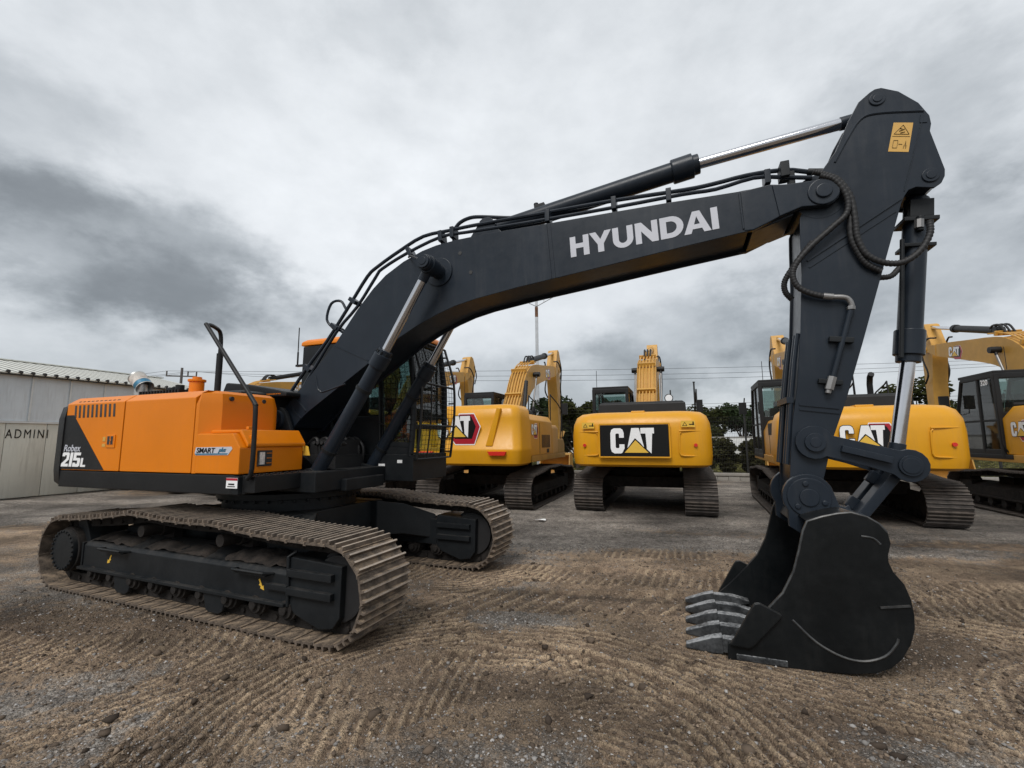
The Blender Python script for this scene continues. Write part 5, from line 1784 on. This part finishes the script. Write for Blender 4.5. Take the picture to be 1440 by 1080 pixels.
    for y in (y0 + .035, y1 - .035):
        b.tube([(1.72, y, 1.25), (1.78, y, 1.7), (1.72, y, 2.3), (1.45, y, 3.02)], .045, 8)
        b.bar((.85, y, 1.3), (.82, y, 3.02), .06, .08)
        b.bar((cx, y, 1.27), (1.75, y, 1.27), .05, .22)
        b.bar((cx, y, 3.02), (1.45, y, 3.02), .07, .10)
        b.bar((cx + .05, y, 2.02), (1.72, y, 2.02), .04, .05)
    b.box((cx, (y0 + y1) / 2, 1.72), (.08, y1 - y0, .95))
    b.box((cx, (y0 + y1) / 2, 3.0), (.08, y1 - y0, .12))
    b.box((.8, (y0 + y1) / 2, 1.22), (1.8, y1 - y0, .1))
    b.box(((cx + 1.5) / 2, (y0 + y1) / 2, 3.085), (1.55 - cx, y1 - y0, .07))
    cb = b.build('cab', BLACK, rt_, .014)
    b = MB()
    b.box((cx, (y0 + y1) / 2, 2.57), (.012, y1 - y0 - .2, .76))
    b.build('rear_window', GLASS, cb)
    b = MB()
    for y in (y0 + .035, y1 - .035):
        b.prism([(cx + .06, 1.38), (.79, 1.38), (.78, 2.97), (cx + .06, 2.97)], y - .005, y + .005)
        b.prism([(.90, 1.38), (1.70, 1.38), (1.74, 1.7), (1.68, 2.3), (1.43, 2.97), (.87, 2.97)], y - .005, y + .005)
    b.build('side_window', GLASS, cb)
    b = MB()
    b.prism([(1.74, 1.3), (1.75, 1.3), (1.80, 1.7), (1.74, 2.3), (1.47, 2.98), (1.46, 2.98), (1.73, 2.3), (1.79, 1.7)], y0 + .08, y1 - .08)
    b.build('windscreen', GLASS, cb)
    b = MB()
    b.box((.55, .93, 1.6), (.5, .5, .2)); b.box((.30, .93, 2.05), (.15, .46, .75), -.1); b.box((.28, .93, 2.5), (.1, .26, .18), -.1)
    b.build('seat', SEAT, cb, .03)
    if new:
        text_mesh('lettering', '320', .17, WHITE, cb, (.62, y1 + .02, 2.82), (-1, 0, 0), (0, 0, 1), .004)
    b = MB()
    b.tube([(1.55, y1 - .02, 2.2), (1.72, y1 + .18, 2.25), (1.76, y1 + .22, 2.6)], .012, 6); b.box((1.76, y1 + .22, 2.52), (.06, .20, .34))
    b.build('mirror', BLACK, cb, .02)
    b = MB()
    b.tube([(1.45, -1.30, 1.68), (1.5, -1.34, 2.45), (1.52, -1.42, 2.5)], .014, 6); b.box((1.53, -1.44, 2.62), (.06, .18, .36))
    b.build('mirror', BLACK, rt_, .02)
    b = MB()
    b.tube([(.10, 1.36, 1.28), (.10, 1.46, 1.5), (.10, 1.46, 2.4)], .015, 6)
    b.build('hand_hold', BLACK, cb)
    b = MB()
    for y in (-1.32, -.66):
        b.tube([(1.62, y, 1.3), (1.62, y, 2.2), (1.50, y, 2.62), (.40, y, 2.92), (.24, y, 2.88), (.22, y, topz - .2)], .018, 6, smooth=2)
    b.build('grab_rail', BLACK, rt_)
    if new:
        b = MB()
        hp = smooth_path([(.95, -.36, 3.5), (.80, -.38, 3.1), (.62, -.40, 2.7), (.50, -.40, 2.25)], 14)
        b.tube(hp, [.055 + .012 * (i % 2) for i in range(len(hp))], 10)
        b.build('breather_hose', RUBB, rt_, smooth=60)
        b = MB()
        for k in range(7):
            b.box((-.86 + k * .12, -1.383, 1.62), (.06, .010, .34))
        b.box((-.30, -1.381, 1.36), (.22, .012, .10))
        b.build('louvre_slot', TRIMD, rt_)
    if style == 'mid':
        b = MB()
        b.tube([(-1.55, -.45, topz), (-1.55, -.45, ht + .22), (-1.60, -.45, ht + .36), (-1.70, -.45, ht + .42)], .055, 10)
        b.build('exhaust_pipe', BLACK, rt_)
        b = MB()
        b.tube([(-1.3, -.1, ht - .1), (-1.25, -.14, ht + .50), (-1.18, -.22, ht + .56), (-1.08, -.30, ht + .50), (-1.0, -.34, ht - .1)], .018, 6)
        b.build('guard_loop', BLACK, rt_)
    if style == 'old':
        b = MB()
        b.cyl((-.2, -.62, topz - .1), (-.2, -.62, ht + .10), .04, 10); b.cyl((-.26, -.62, ht + .20), (-.16, -.62, ht + .20), .11, 18)
        b.mat(1); b.cyl((-.265, -.62, ht + .20), (-.275, -.62, ht + .20), .09, 18)
        b.build('work_lamp', [BLACK, WHITE], rt_)
    b = MB()
    b.tube([(-.06, 1.30, 3.1), (-.06, 1.30, 3.6)], .007, 4)
    b.build('antenna', BLACK, cb)
    # boom and arm
    b = MB()
    O2 = tb_(OUT)
    b.prism(off(O2, .02), -.24, .24); b.prism(O2, -.275, -.25); b.prism(O2, .25, .275)
    hd = tb_([(5.38, 3.86), (5.70, 3.87), (5.93, 3.855)] + arc(5.996, 3.737, .125, 100, -75, 6) + [(5.83, 3.63), (5.38, 3.50)])
    b.prism(hd, -.29, -.235); b.prism(hd, .235, .29)
    boom = b.build('boom', YELD, rt_, .006)
    for s in (-1, 1):
        b = MB()
        b.prism([(-.4, 1.27), (-.18, 1.95)] + arc(.1, 2.0, .17, 140, 10, 5) + [(.5, 1.55), (1.0, 1.35), (1.0, 1.1), (-.4, 1.1)], s * .32, s * .37)
        b.build('boom_bracket', YELD, rt_)
    b = MB()
    for k in range(5):
        pts = [(p[0] + .02, (k - 2) * .095, p[1] + .075) for p in tb_([(x, z + .02) for x, z in BT[:-4]])]
        b.tube(pts, .021, 6)
    b.build('hydraulic_pipe', YELD, boom)
    b = MB()
    for q in (tb_([(.836, 2.87)])[0], tb_([(1.55, 3.66)])[0], tb_([(2.5, 3.94)])[0]):
        b.box((q[0], 0, q[1] + .05), (.06, .52, .12), -.7 if q[1] < 3.6 else -.4)
    b.build('pipe_clamp', YELD, boom)
    b = MB()
    q = tb_([(2.75, 3.93)])[0]
    for k in (-1, 0, 1):
        b.tube([(q[0] - .35, k * .09, q[1] + .02), (q[0] - .15, k * .09, q[1] + .26), (q[0] + .15, k * .09, q[1] + .30), (q[0] + .35, k * .05, q[1] + .18)], .026, 6, smooth=3)
    b.build('hydraulic_hose', RUBB, boom)
    if style != 'old':
        q = tb_([(3.9, 3.45)])[0]
        a2 = ang + R(1)
        cat_logo(boom, (q[0], -.277, q[1]), (math.cos(a2), 0, math.sin(a2)), (-math.sin(a2), 0, math.cos(a2)), .28, hexb, asp=.8)
        cat_logo(boom, (q[0] + .7, .277, q[1] + .1), (-math.cos(a2), 0, -math.sin(a2)), (-math.sin(a2), 0, math.cos(a2)), .28, hexb, asp=.8)
    pin = tb_([(2.281, 3.552)])[0]
    for s in (-1, 1):
        g0 = np.array((.95, 1.25)); e0 = np.array(pin); gm = g0 + (e0 - g0) * .56
        cy_ = cylinder('boom_cylinder', g0, gm, e0, .080, .030, s * .39, eye=.085, mat_b=BLACK, parent=rt_, mat_r=STEEL)
        b = MB()
        b.cyl((pin[0], s * .27, pin[1]), (pin[0], s * .50, pin[1]), .08, 14)
        b.build('cylinder_pin', BLACK, boom)
    b = MB()
    tx, tz = CTIP
    arm_ = [(tx + x, tz + z) for x, z in [(.10, .84), (.24, .90), (.40, .84), (.62, .5), (.64, .08), (.48, -.12), (.46, -1.6), (.42, -3.05), (.36, -3.32), (.22, -3.36), (.14, -3.2), (.02, -1.2), (-.14, -.45), (-.20, -.1), (-.16, .2), (.0, .55)]]
    b.prism(arm_, -.20, .20)
    b.cyl((tx, -.31, tz), (tx, .31, tz), .09, 14)
    arm_o = b.build('arm', YELD, rt_, .008)
    b = MB()
    b.tube([(tx - .5, -.2, tz + .28), (tx - .1, -.28, tz + .30), (tx + .25, -.31, tz - .1), (tx + .1, -.31, tz - .7), (tx + .3, -.28, tz - 1.2), (tx + .36, -.24, tz - 1.8)], .028, 6, smooth=4)
    b.tube([(tx - .5, .2, tz + .28), (tx - .1, .28, tz + .30), (tx + .2, .31, tz - .2), (tx - .05, .31, tz - .8), (tx + .25, .28, tz - 1.1)], .028, 6, smooth=4)
    b.tube([(tx + .5, -.2, tz + .5), (tx + .75, -.2, tz + .1), (tx + .68, -.15, tz - .3)], .025, 6, smooth=4)
    b.build('hydraulic_hose', RUBB, arm_o)
    st = tb_([(2.85, 4.08)])[0]
    et = (tx + .26, tz + .78)
    gm = np.array(st) + (np.array(et) - np.array(st)) * .60
    cylinder('arm_cylinder', st, gm, et, .10, .055, 0, eye=.10, mat_b=BLACK if style != 'old' else YELD, parent=rt_)
    cylinder('bucket_cylinder', (tx + .58, tz + .2), (tx + .66, tz - 1.3), (tx + .72, tz - 2.5), .085, .05, 0, eye=.09, mat_b=YELD, parent=rt_)
    b = MB()
    for s in (-1, 1):
        b.bar((tx + .30, s * .24, tz - 2.75), (tx + .72, s * .24, tz - 2.5), .04, .16, (0, 1, 0))
        b.bar((tx + .72, s * .14, tz - 2.5), (tx + .74, s * .14, tz - 3.35), .05, .14, (0, 1, 0))
    b.build('bucket_linkage', YELD, rt_, .01)
    # bucket resting on the ground
    dxb, k_ = tx + .27 - 5.697, 1.0
    dzb = 0.0
    BKc = [(x + dxb, z + dzb) for x, z in BK]
    MOc = [(x + dxb, z + dzb) for x, z in MO]
    b = MB()
    b.prism(BKc + off(BKc + MOc, .035)[:len(BKc)][::-1], -.60, .60)
    bk = b.build('bucket', YELD, rt_)
    b = MB()
    for s in (-1, 1):
        b.prism(off(BKc + MOc, -.006), s * .595, s * .63)
    b.build('side_plate', YELD, bk)
    b = MB()
    for kk in range(5):
        yk = -.53 + kk * .265
        b.loft([[(x + dxb, yk - w, z0), (x + dxb, yk + w, z0), (x + dxb, yk + w, z1), (x + dxb, yk - w, z1)] for x, z0, z1, w in ((5.1, .02, .12, .06), (4.95, .01, .13, .06), (4.74, .02, .05, .05))])
    b.build('bucket_tooth', TOOTH, bk)
    return rt_


OC = {'a': (-.214, 13.34), 'b': (3.65, 12.35), 'c': (7.58, 10.90, R(-2)), 'd': (11.95, 9.27)}
mA = yellow_excavator('new', OC['a'], 'yellow excavator right of the black mesh cab, red hexagon badge on its counterweight')
mB = yellow_excavator('old', OC['b'], 'yellow excavator seen squarely from behind with white letters on a black rear panel')
mC = yellow_excavator('mid', OC['c'], 'yellow excavator behind the chrome bucket ram, black cab on its left side')
mD = yellow_excavator('new', OC['d'], 'yellow excavator at the right edge with white number on its black cab frame')
for loc, lab in (((-3.97, 14.72), 'yellow excavator hidden behind the black mesh cab, only its arm head showing above'),
                 ((-7.73, 16.09), 'yellow excavator glimpsed through the windows of the black mesh cab'),
                 ((-11.5, 17.46), 'yellow excavator behind the orange engine covers, only the curve of its boom showing')):
    c_ = copy_tree(mA)
    c_.location = (loc[0], loc[1], 0)
    c_['label'] = lab

# ------------------------------------------------------------------ tin can upturned on the exhaust
cp, sp_ = math.cos(HRZ + SW), math.sin(HRZ + SW)


def toW(x, y, z):
    return (HX + cp * x - sp_ * y, HY + sp_ * x + cp * y, z)


can = thing('tin_can', toW(-2.17, -.62, 2.44), HRZ + SW, 'dented tin can with a blue and white label upturned on the exhaust pipe', 'tin can')
d = unit(np.array((-.62, 0, .5)))
p0 = np.array((.085, 0, -.04)); p1 = p0 + d * .25
b = MB()
b.tube([p0, p0 + d * .012, p0 + d * .02, p0 + d * .23, p0 + d * .238, p1], [.107, .107, .101, .101, .107, .107], 28, cap=False)
b.tube([p1 - d * .02, p1 - d * .012], [.099, .099], 28)
b.build('can_body', TIN, can)
b = MB()
b.tube([p0 + d * .09, p0 + d * .228], [.1025, .1025], 28, cap=False)
b.build('paper_label', CANL, can)
b = MB()
b.tube([p0 + d * .022, p0 + d * .09], [.1028, .1028], 28, cap=False)
b.build('paper_label', BLUEC, can)

# ------------------------------------------------------------------ office building on the left
bld = thing('office_building', (-15.5, 13.67, 0), R(70), 'long pale metal-clad office building with black letters on its wall', 'building')
X0, X1 = -16.0, 7.0
b = MB()
b.box(((X0 + X1) / 2, 4.15, 1.84), (X1 - X0 - .1, 8.1, 3.8))
b.prism([(.1, 3.74), (8.2, 3.74), (4.15, 4.62)], X0 + .06, X1 - .06, 'x')
b.build('building_core', WALLB, bld)
nb = int((X1 - X0) / .97)
xs_ = [.63 + .97 * k for k in range(-17, 7)]
lo = MB(); lo.box((.478, 0, 1.14), (.956, .05, 2.28))
lom = mesh_from(lo, 'wall_panel', WALLB, .004)
co_ = MB()
zig = []
n = 18
for i in range(n + 1):
    zig.append((i * .935 / n, -.016 if i % 2 else 0.0))
poly = zig + [(.935, .04), (0, .04)]
co_.prism(poly, 2.345, 3.76, 'z')
com = mesh_from(co_, 'corrugated_sheet', CORRU)
po = MB(); po.box((0, -.02, 3.05), (.045, .05, 1.40))
pom = mesh_from(po, 'wall_post', TRIMW)
for x in xs_:
    o = link('wall_panel', lom, bld); o.location = (x - .49, 0, 0)
    o = link('corrugated_sheet', com, bld); o.location = (x + .018, 0, 0)
    o = link('wall_post', pom, bld); o.location = (x, 0, 0)
b = MB(); b.box(((X0 + X1) / 2, -.02, 2.31), (X1 - X0, .09, .06))
b.build('belt_rail', TRIMW, bld)
b = MB(); b.box(((X0 + X1) / 2, -.14, 3.79), (X1 - X0 + .2, .10, .06))
b.build('eave_trim', TRIMD, bld)
sl = math.atan2(.88, 4.15)
rs = MB()
Ls = 4.40
rs.box((Ls / 2, -.01, 0), (Ls, .24, .025)); rs.mat(1); rs.box((Ls / 2, .13, .008), (Ls, .035, .022))
rsm = mesh_from(rs, 'roof_sheet', [ROOFM, TRIMD])
ro_ = MB(); ro_.cyl((0, -.02, .0), (0, .05, .0), .05, 8)
rom = mesh_from(ro_, 'roof_rib_end', TRIMD)
for k in range(int((X1 - X0) / .285)):
    x = X0 + .15 + k * .285
    for sgn in (1, -1):
        o = link('roof_sheet', rsm, bld)
        o.location = (x, -.2 if sgn == 1 else 8.5, 3.80)
        o.rotation_euler = (0, -sl, R(90) if sgn == 1 else R(-90))
    o = link('roof_rib_end', rom, bld); o.location = (x + .14, -.20, 3.845)
b = MB()
b.box(((X0 + X1) / 2, 4.15, 3.77), (X1 - X0, 8.3, .04)); b.prism([(-.1, 3.76), (8.4, 3.76), (4.15, 4.66)], X0, X1, 'x')
b.build('roof_underside', TRIMD, bld)
b = MB(); b.box(((X0 + X1) / 2, 4.15, 4.745), (X1 - X0, .36, .04))
b.build('ridge_cap', ROOFM, bld)
text_mesh('lettering', 'ADMINI', .40, LBLACK, bld, (.14, -.031, 1.815), (1, 0, 0), (0, 0, 1), .0, 0, 1.30, .006, .60)

# ------------------------------------------------------------------ far yard edge: kerb wall, fence, verge, hedge, wall, trees
FX, FY = 8.6, 17.85                 # a point on the line of the fence
fd = np.array((math.cos(R(-20)), math.sin(R(-20)))); fn_ = np.array((-fd[1], fd[0]))
bw = thing('block_wall', (FX, FY, 0), R(-20), 'low wall of grey concrete blocks with a capping along the yard edge', 'wall')
bm_ = MB(); bm_.box((0, 0, .10), (.39, .16, .20))
bme = mesh_from(bm_, 'concrete_block', CONC, .01)
for k in range(-45, 28):
    o = link('concrete_block', bme, bw)
    o.location = (k * .40, random.uniform(-.006, .006), 0)
cp_ = MB(); cp_.box((0, 0, .265), (1.99, .24, .115))
cpm = mesh_from(cp_, 'capping', CONC, .015)
for k in range(-9, 6):
    o = link('capping', cpm, bw); o.location = (k * 2.0, 0, .0)
fe = thing('wire_fence', (FX, FY, 0), R(-20), 'tall black wire fence on posts along the far yard edge', 'fence')
pm_ = MB(); pm_.box((0, .06, 1.45), (.06, .06, 2.95)); pm_.bar((0, .06, 2.9), (0, -.25, 3.2), .04, .04)
pmm = mesh_from(pm_, 'fence_post', FENCE)
wp = MB()
for k in range(1, 42):
    wp.bar((k * .06, .06, .34), (k * .06, .06, 2.5), .005, .005)
for k in range(0, 14):
    wp.bar((0, .05, .36 + k * .165), (2.5, .05, .36 + k * .165), .006, .006)
for k in range(3):
    wp.bar((0, .06 - k * .1, 2.80 + k * .12), (2.5, .06 - k * .1, 2.80 + k * .12), .010, .010)
wpm = mesh_from(wp, 'wire_panel', WIREM)
t0_ = 0.52
for k in range(-7, 5):
    o = link('fence_post', pmm, fe); o.location = (t0_ + k * 2.5, 0, 0)
    o = link('wire_panel', wpm, fe); o.location = (t0_ + k * 2.5, 0, 0); o['kind'] = 'stuff'


def along(t, q):
    p = np.array((FX, FY)) + fd * t + fn_ * q
    return float(p[0]), float(p[1])


def quads(P, N_, size, g, asp=1.6):
    n = len(P)
    a = g.standard_normal((n, 3)); a /= np.linalg.norm(a, axis=1)[:, None]
    b_ = np.cross(a, N_ + 1e-3); b_ /= np.linalg.norm(b_, axis=1)[:, None] + 1e-9
    c = np.cross(a, b_)
    s = size * g.uniform(.6, 1.3, n)[:, None]
    V = np.stack([P - b_ * s * asp * .5, P + c * s * .5, P + b_ * s * asp * .5, P - c * s * .5], 1).reshape(-1, 3)
    F = np.arange(n * 4).reshape(-1, 4)
    return V, F


def tree(name, loc, hgt, rad, trunk_h, leaf, lsize, n, seed, label, group, cat='tree', lobes=9):
    g = np.random.default_rng(seed)
    rt_ = thing(name, (loc[0], loc[1], 0), g.uniform(0, 6), label, cat, group)
    b = MB()
    b.tube([(0, 0, -.1), (.05, .02, trunk_h * .6), (.0, .05, trunk_h), (.08, 0, hgt * .8)], [hgt * .028, hgt * .022, hgt * .018, hgt * .004], 8, smooth=2)
    C = []
    for k in range(lobes):
        a = g.uniform(0, 6.28); r_ = rad * math.sqrt(g.random()) * .72
        z = trunk_h + (hgt - trunk_h) * g.uniform(.15, .85)
        r_ *= 1 - .55 * max(0, (z - trunk_h) / (hgt - trunk_h) - .4)
        p = (r_ * math.cos(a), r_ * math.sin(a), z)
        C.append((p, rad * g.uniform(.30, .52)))
        b.tube([(0, 0, trunk_h * g.uniform(.5, 1.0)), (p[0] * .5, p[1] * .5, (trunk_h * .8 + z) / 2), p], [hgt * .012, hgt * .008, hgt * .003], 5)
    b.build('trunk', BARK, rt_)
    P = []
    for (p, r_) in C:
        m = int(n / lobes)
        d_ = g.standard_normal((m, 3)); d_ /= np.linalg.norm(d_, axis=1)[:, None]
        P.append(np.array(p) + d_ * (r_ * g.random((m, 1)) ** .45) * np.array((1, 1, .8)))
    P = np.concatenate(P)
    V, F = quads(P, np.array((0, 0, 1.0)), lsize, g)
    me = bpy.data.meshes.new('crown')
    me.from_pydata(V.tolist(), [], F.tolist())
    me.materials.append(leaf)
    link('crown', me, rt_)
    return rt_


for k, (t, q, h_, r_, lab) in enumerate([
        (-7.0, 4.2, 4.3, 1.5, 'dark tree between the yellow arm under the lamp mast and the middle machine'),
        (-5.7, 6.0, 4.0, 1.3, 'dark tree whose crown shows just beside the cab of the middle machine'),
        (-9.2, 6.5, 4.5, 1.7, 'dark tree mostly hidden behind the yellow arm that the lamp mast rises above'),
        (0.6, 29.0, 4.7, 2.2, 'tree beyond the white wall, next to the mirror of the middle yellow machine'),
        (4.1, 30.0, 4.9, 2.6, 'broad tree beyond the white wall behind the black fence post'),
        (7.2, 29.5, 4.5, 2.2, 'tree beyond the white wall beside the black cab with a side mirror'),
        (9.5, 9.0, 4.6, 1.9, 'tree seen through the windows of the cab with the white number'),
        (23.0, 30.0, 5.2, 2.8, 'far tree seen behind the cab with the white number')]):
    x, y = along(t, q)
    tree('broadleaf_tree', (x, y), h_, r_ * 1.1, h_ * (.30 if q > 20 else .18), LEAF1 if k % 3 else LEAF2, .17, 7000, 40 + k, lab, 'trees beyond the fence', 'tree', 17)
for k, (t, q, h_, lab) in enumerate([(-.25, .8, 1.75, 'olive bush left of the black fence post, broader of the two'), (.85, .8, 1.65, 'olive bush right of the black fence post'), (-1.1, .9, 1.6, 'olive bush tucked behind the right corner of the middle machine'), (-5.0, .9, 1.5, 'olive bush showing between the first arm and the middle machine')]):
    x, y = along(t, q)
    tree('garden_bush', (x, y), h_, .62, .22, LEAF3, .075, 6000, 70 + k, lab, 'bushes along the fence', 'bush', 22)
ww = thing('boundary_wall', (*along(12, 25.5), 0), R(-20), 'long white boundary wall beyond the fence and the grass', 'wall')
wl = MB(); wl.box((0, 0, .86), (3.97, .2, 1.72))
wlm = mesh_from(wl, 'wall_bay', WWALL, .01)
for k in range(-9, 7):
    o = link('wall_bay', wlm, ww); o.location = (k * 4.0, 0, 0)
b = MB(); b.box((-4, 0, 1.77), (64, .3, .09)); b.build('wall_coping', CONC, ww)
# grass verge
gx_, gy_ = [], []
g = np.random.default_rng(9)
N_ = 16000
tt = g.uniform(-20, 26, N_); qq = g.uniform(.3, 25, N_)
P = np.array((FX, FY))[None] + fd[None] * tt[:, None] + fn_[None] * qq[:, None]
h_, _, _ = ground(P[:, 0], P[:, 1], False)
V, F = quads(np.stack([P[:, 0], P[:, 1], h_ + .10], -1), np.array((0, 0, 1.0)), .22, g, 1.6)
me = bpy.data.meshes.new('grass')
me.from_pydata(V.tolist(), [], F.tolist())
me.materials.append(GRASSM)
tag(link('grass', me, kind='stuff'), 'dry olive grass growing between the fence and the white wall', 'grass')

# ------------------------------------------------------------------ lamp mast, poles, wires
ms = thing('lamp_mast', (1.48, 26.0, 0), R(-8), 'tall grey mast with a bracket of thin struts seen under the boom', 'mast')
b = MB(); b.box((0, 0, 4.4), (.17, .17, 9.0)); b.box((0, 0, 10.2), (.15, .15, 1.4)); b.build('mast_pole', POLE, ms, .01)
b = MB(); b.box((0, 0, 9.15), (.176, .176, .60)); b.build('rusty_joint', RUST, ms)
b = MB()
for s in (-1, 1):
    b.tube([(0, 0, 9.5), (s * 2.0, 0, 10.55)], .028, 6); b.tube([(s * .45, 0, 9.74), (s * .45, 0, 10.6)], .02, 5); b.tube([(s * 1.25, 0, 10.16), (s * 1.25, 0, 10.6)], .02, 5)
b.tube([(-2.1, 0, 10.6), (2.1, 0, 10.6)], .028, 6)
b.build('bracket', POLE, ms)
up_ = thing('utility_pole', (-33.3, 45, 0), R(15), 'grey utility pole with a cross arm above the office roof', 'utility pole', 'utility poles carrying the wires')
b = MB(); b.tube([(0, 0, 0), (0, 0, 9.1)], [.16, .11], 10); b.build('pole_shaft', WOOD, up_)
b = MB(); b.box((0, 0, 8.25), (2.7, .12, .12)); b.build('cross_arm', WOOD, up_)
for x in (-1.3, -.0, .55, 1.3):
    b = MB(); b.cyl((x, 0, 8.3), (x, 0, 8.75), .07, 8); b.build('insulator', WOOD, up_)
for loc, lab in (((50, 41, 0), 'utility pole beyond the right side of the yard holding the wires'), ((-75, 58, 0), 'utility pole far behind the office building')):
    c_ = copy_tree(up_); c_.location = loc; c_['label'] = lab
pl_ = bpy.data.objects.new('power_line', None); COL.objects.link(pl_)
tag(pl_, 'three thin power wires strung across the sky behind the machines', 'power line')
pole_xy = [(-75, 58), (-33.3, 45), (50, 41)]
for x in (-1.3, .55, 1.3):
    b = MB()
    for (ax_, ay_), (bx_, by_) in zip(pole_xy[:-1], pole_xy[1:]):
        pts = []
        for k in range(15):
            u = k / 14
            zt = 8.75 - (.9 if x > 1 else .45 if x > 0 else 0) * (1 if ax_ > -50 or u > .99 else u) * (math.sin(u * math.pi) ** .5 if ax_ > -50 else 0)
            pts.append((ax_ + (bx_ - ax_) * u + x * .97, ay_ + (by_ - ay_) * u + x * .26, zt - .5 * 4 * u * (1 - u)))
        b.tube(pts, .015, 4)
    b.build('wire', WIREM, pl_)
tp_ = thing('fence_pole', (*along(-1.25, .2), 0), 0, 'thin dark pole standing up behind the middle yellow machine', 'pole')
b = MB(); b.tube([(0, 0, 0), (0, 0, 3.95)], .035, 8); b.build('pole_shaft', FENCE, tp_); b = MB(); b.cyl((0, 0, 3.95), (0, 0, 3.99), .05, 8); b.build('pole_cap', FENCE, tp_)
# scraps of litter lying about
for k, (x, y, s) in enumerate(((-6.05, 8.9, .10), (-6.7, 8.5, .05), (-9.3, 11.3, .16), (-8.2, 11.6, .12), (.55, 9.4, .12))):
    z = float(ground(np.array([x]), np.array([y]))[0][0])
    b = MB()
    g = np.random.default_rng(k)
    ring = [(x + s * math.cos(a) * g.uniform(.6, 1), y + s * .7 * math.sin(a) * g.uniform(.6, 1)) for a in np.linspace(0, 6.0, 8)]
    o = np.array([(p[0], p[1], z + .012 + g.uniform(0, .3 * s)) for p in ring] + [(x, y, z + .02 + .2 * s)])
    b._add(o, [(i, (i + 1) % 8, 8) for i in range(8)])
    tag(b.build('paper_scrap', PAPER), ['crumpled white scrap beside the rear end of the near track', 'tiny white scrap left of the near track', 'white scrap before the office wall, nearer one', 'white scrap before the office wall, farther one', 'white scrap on the gravel between the far track and the middle machine'][k], 'litter', 'scraps of white litter')
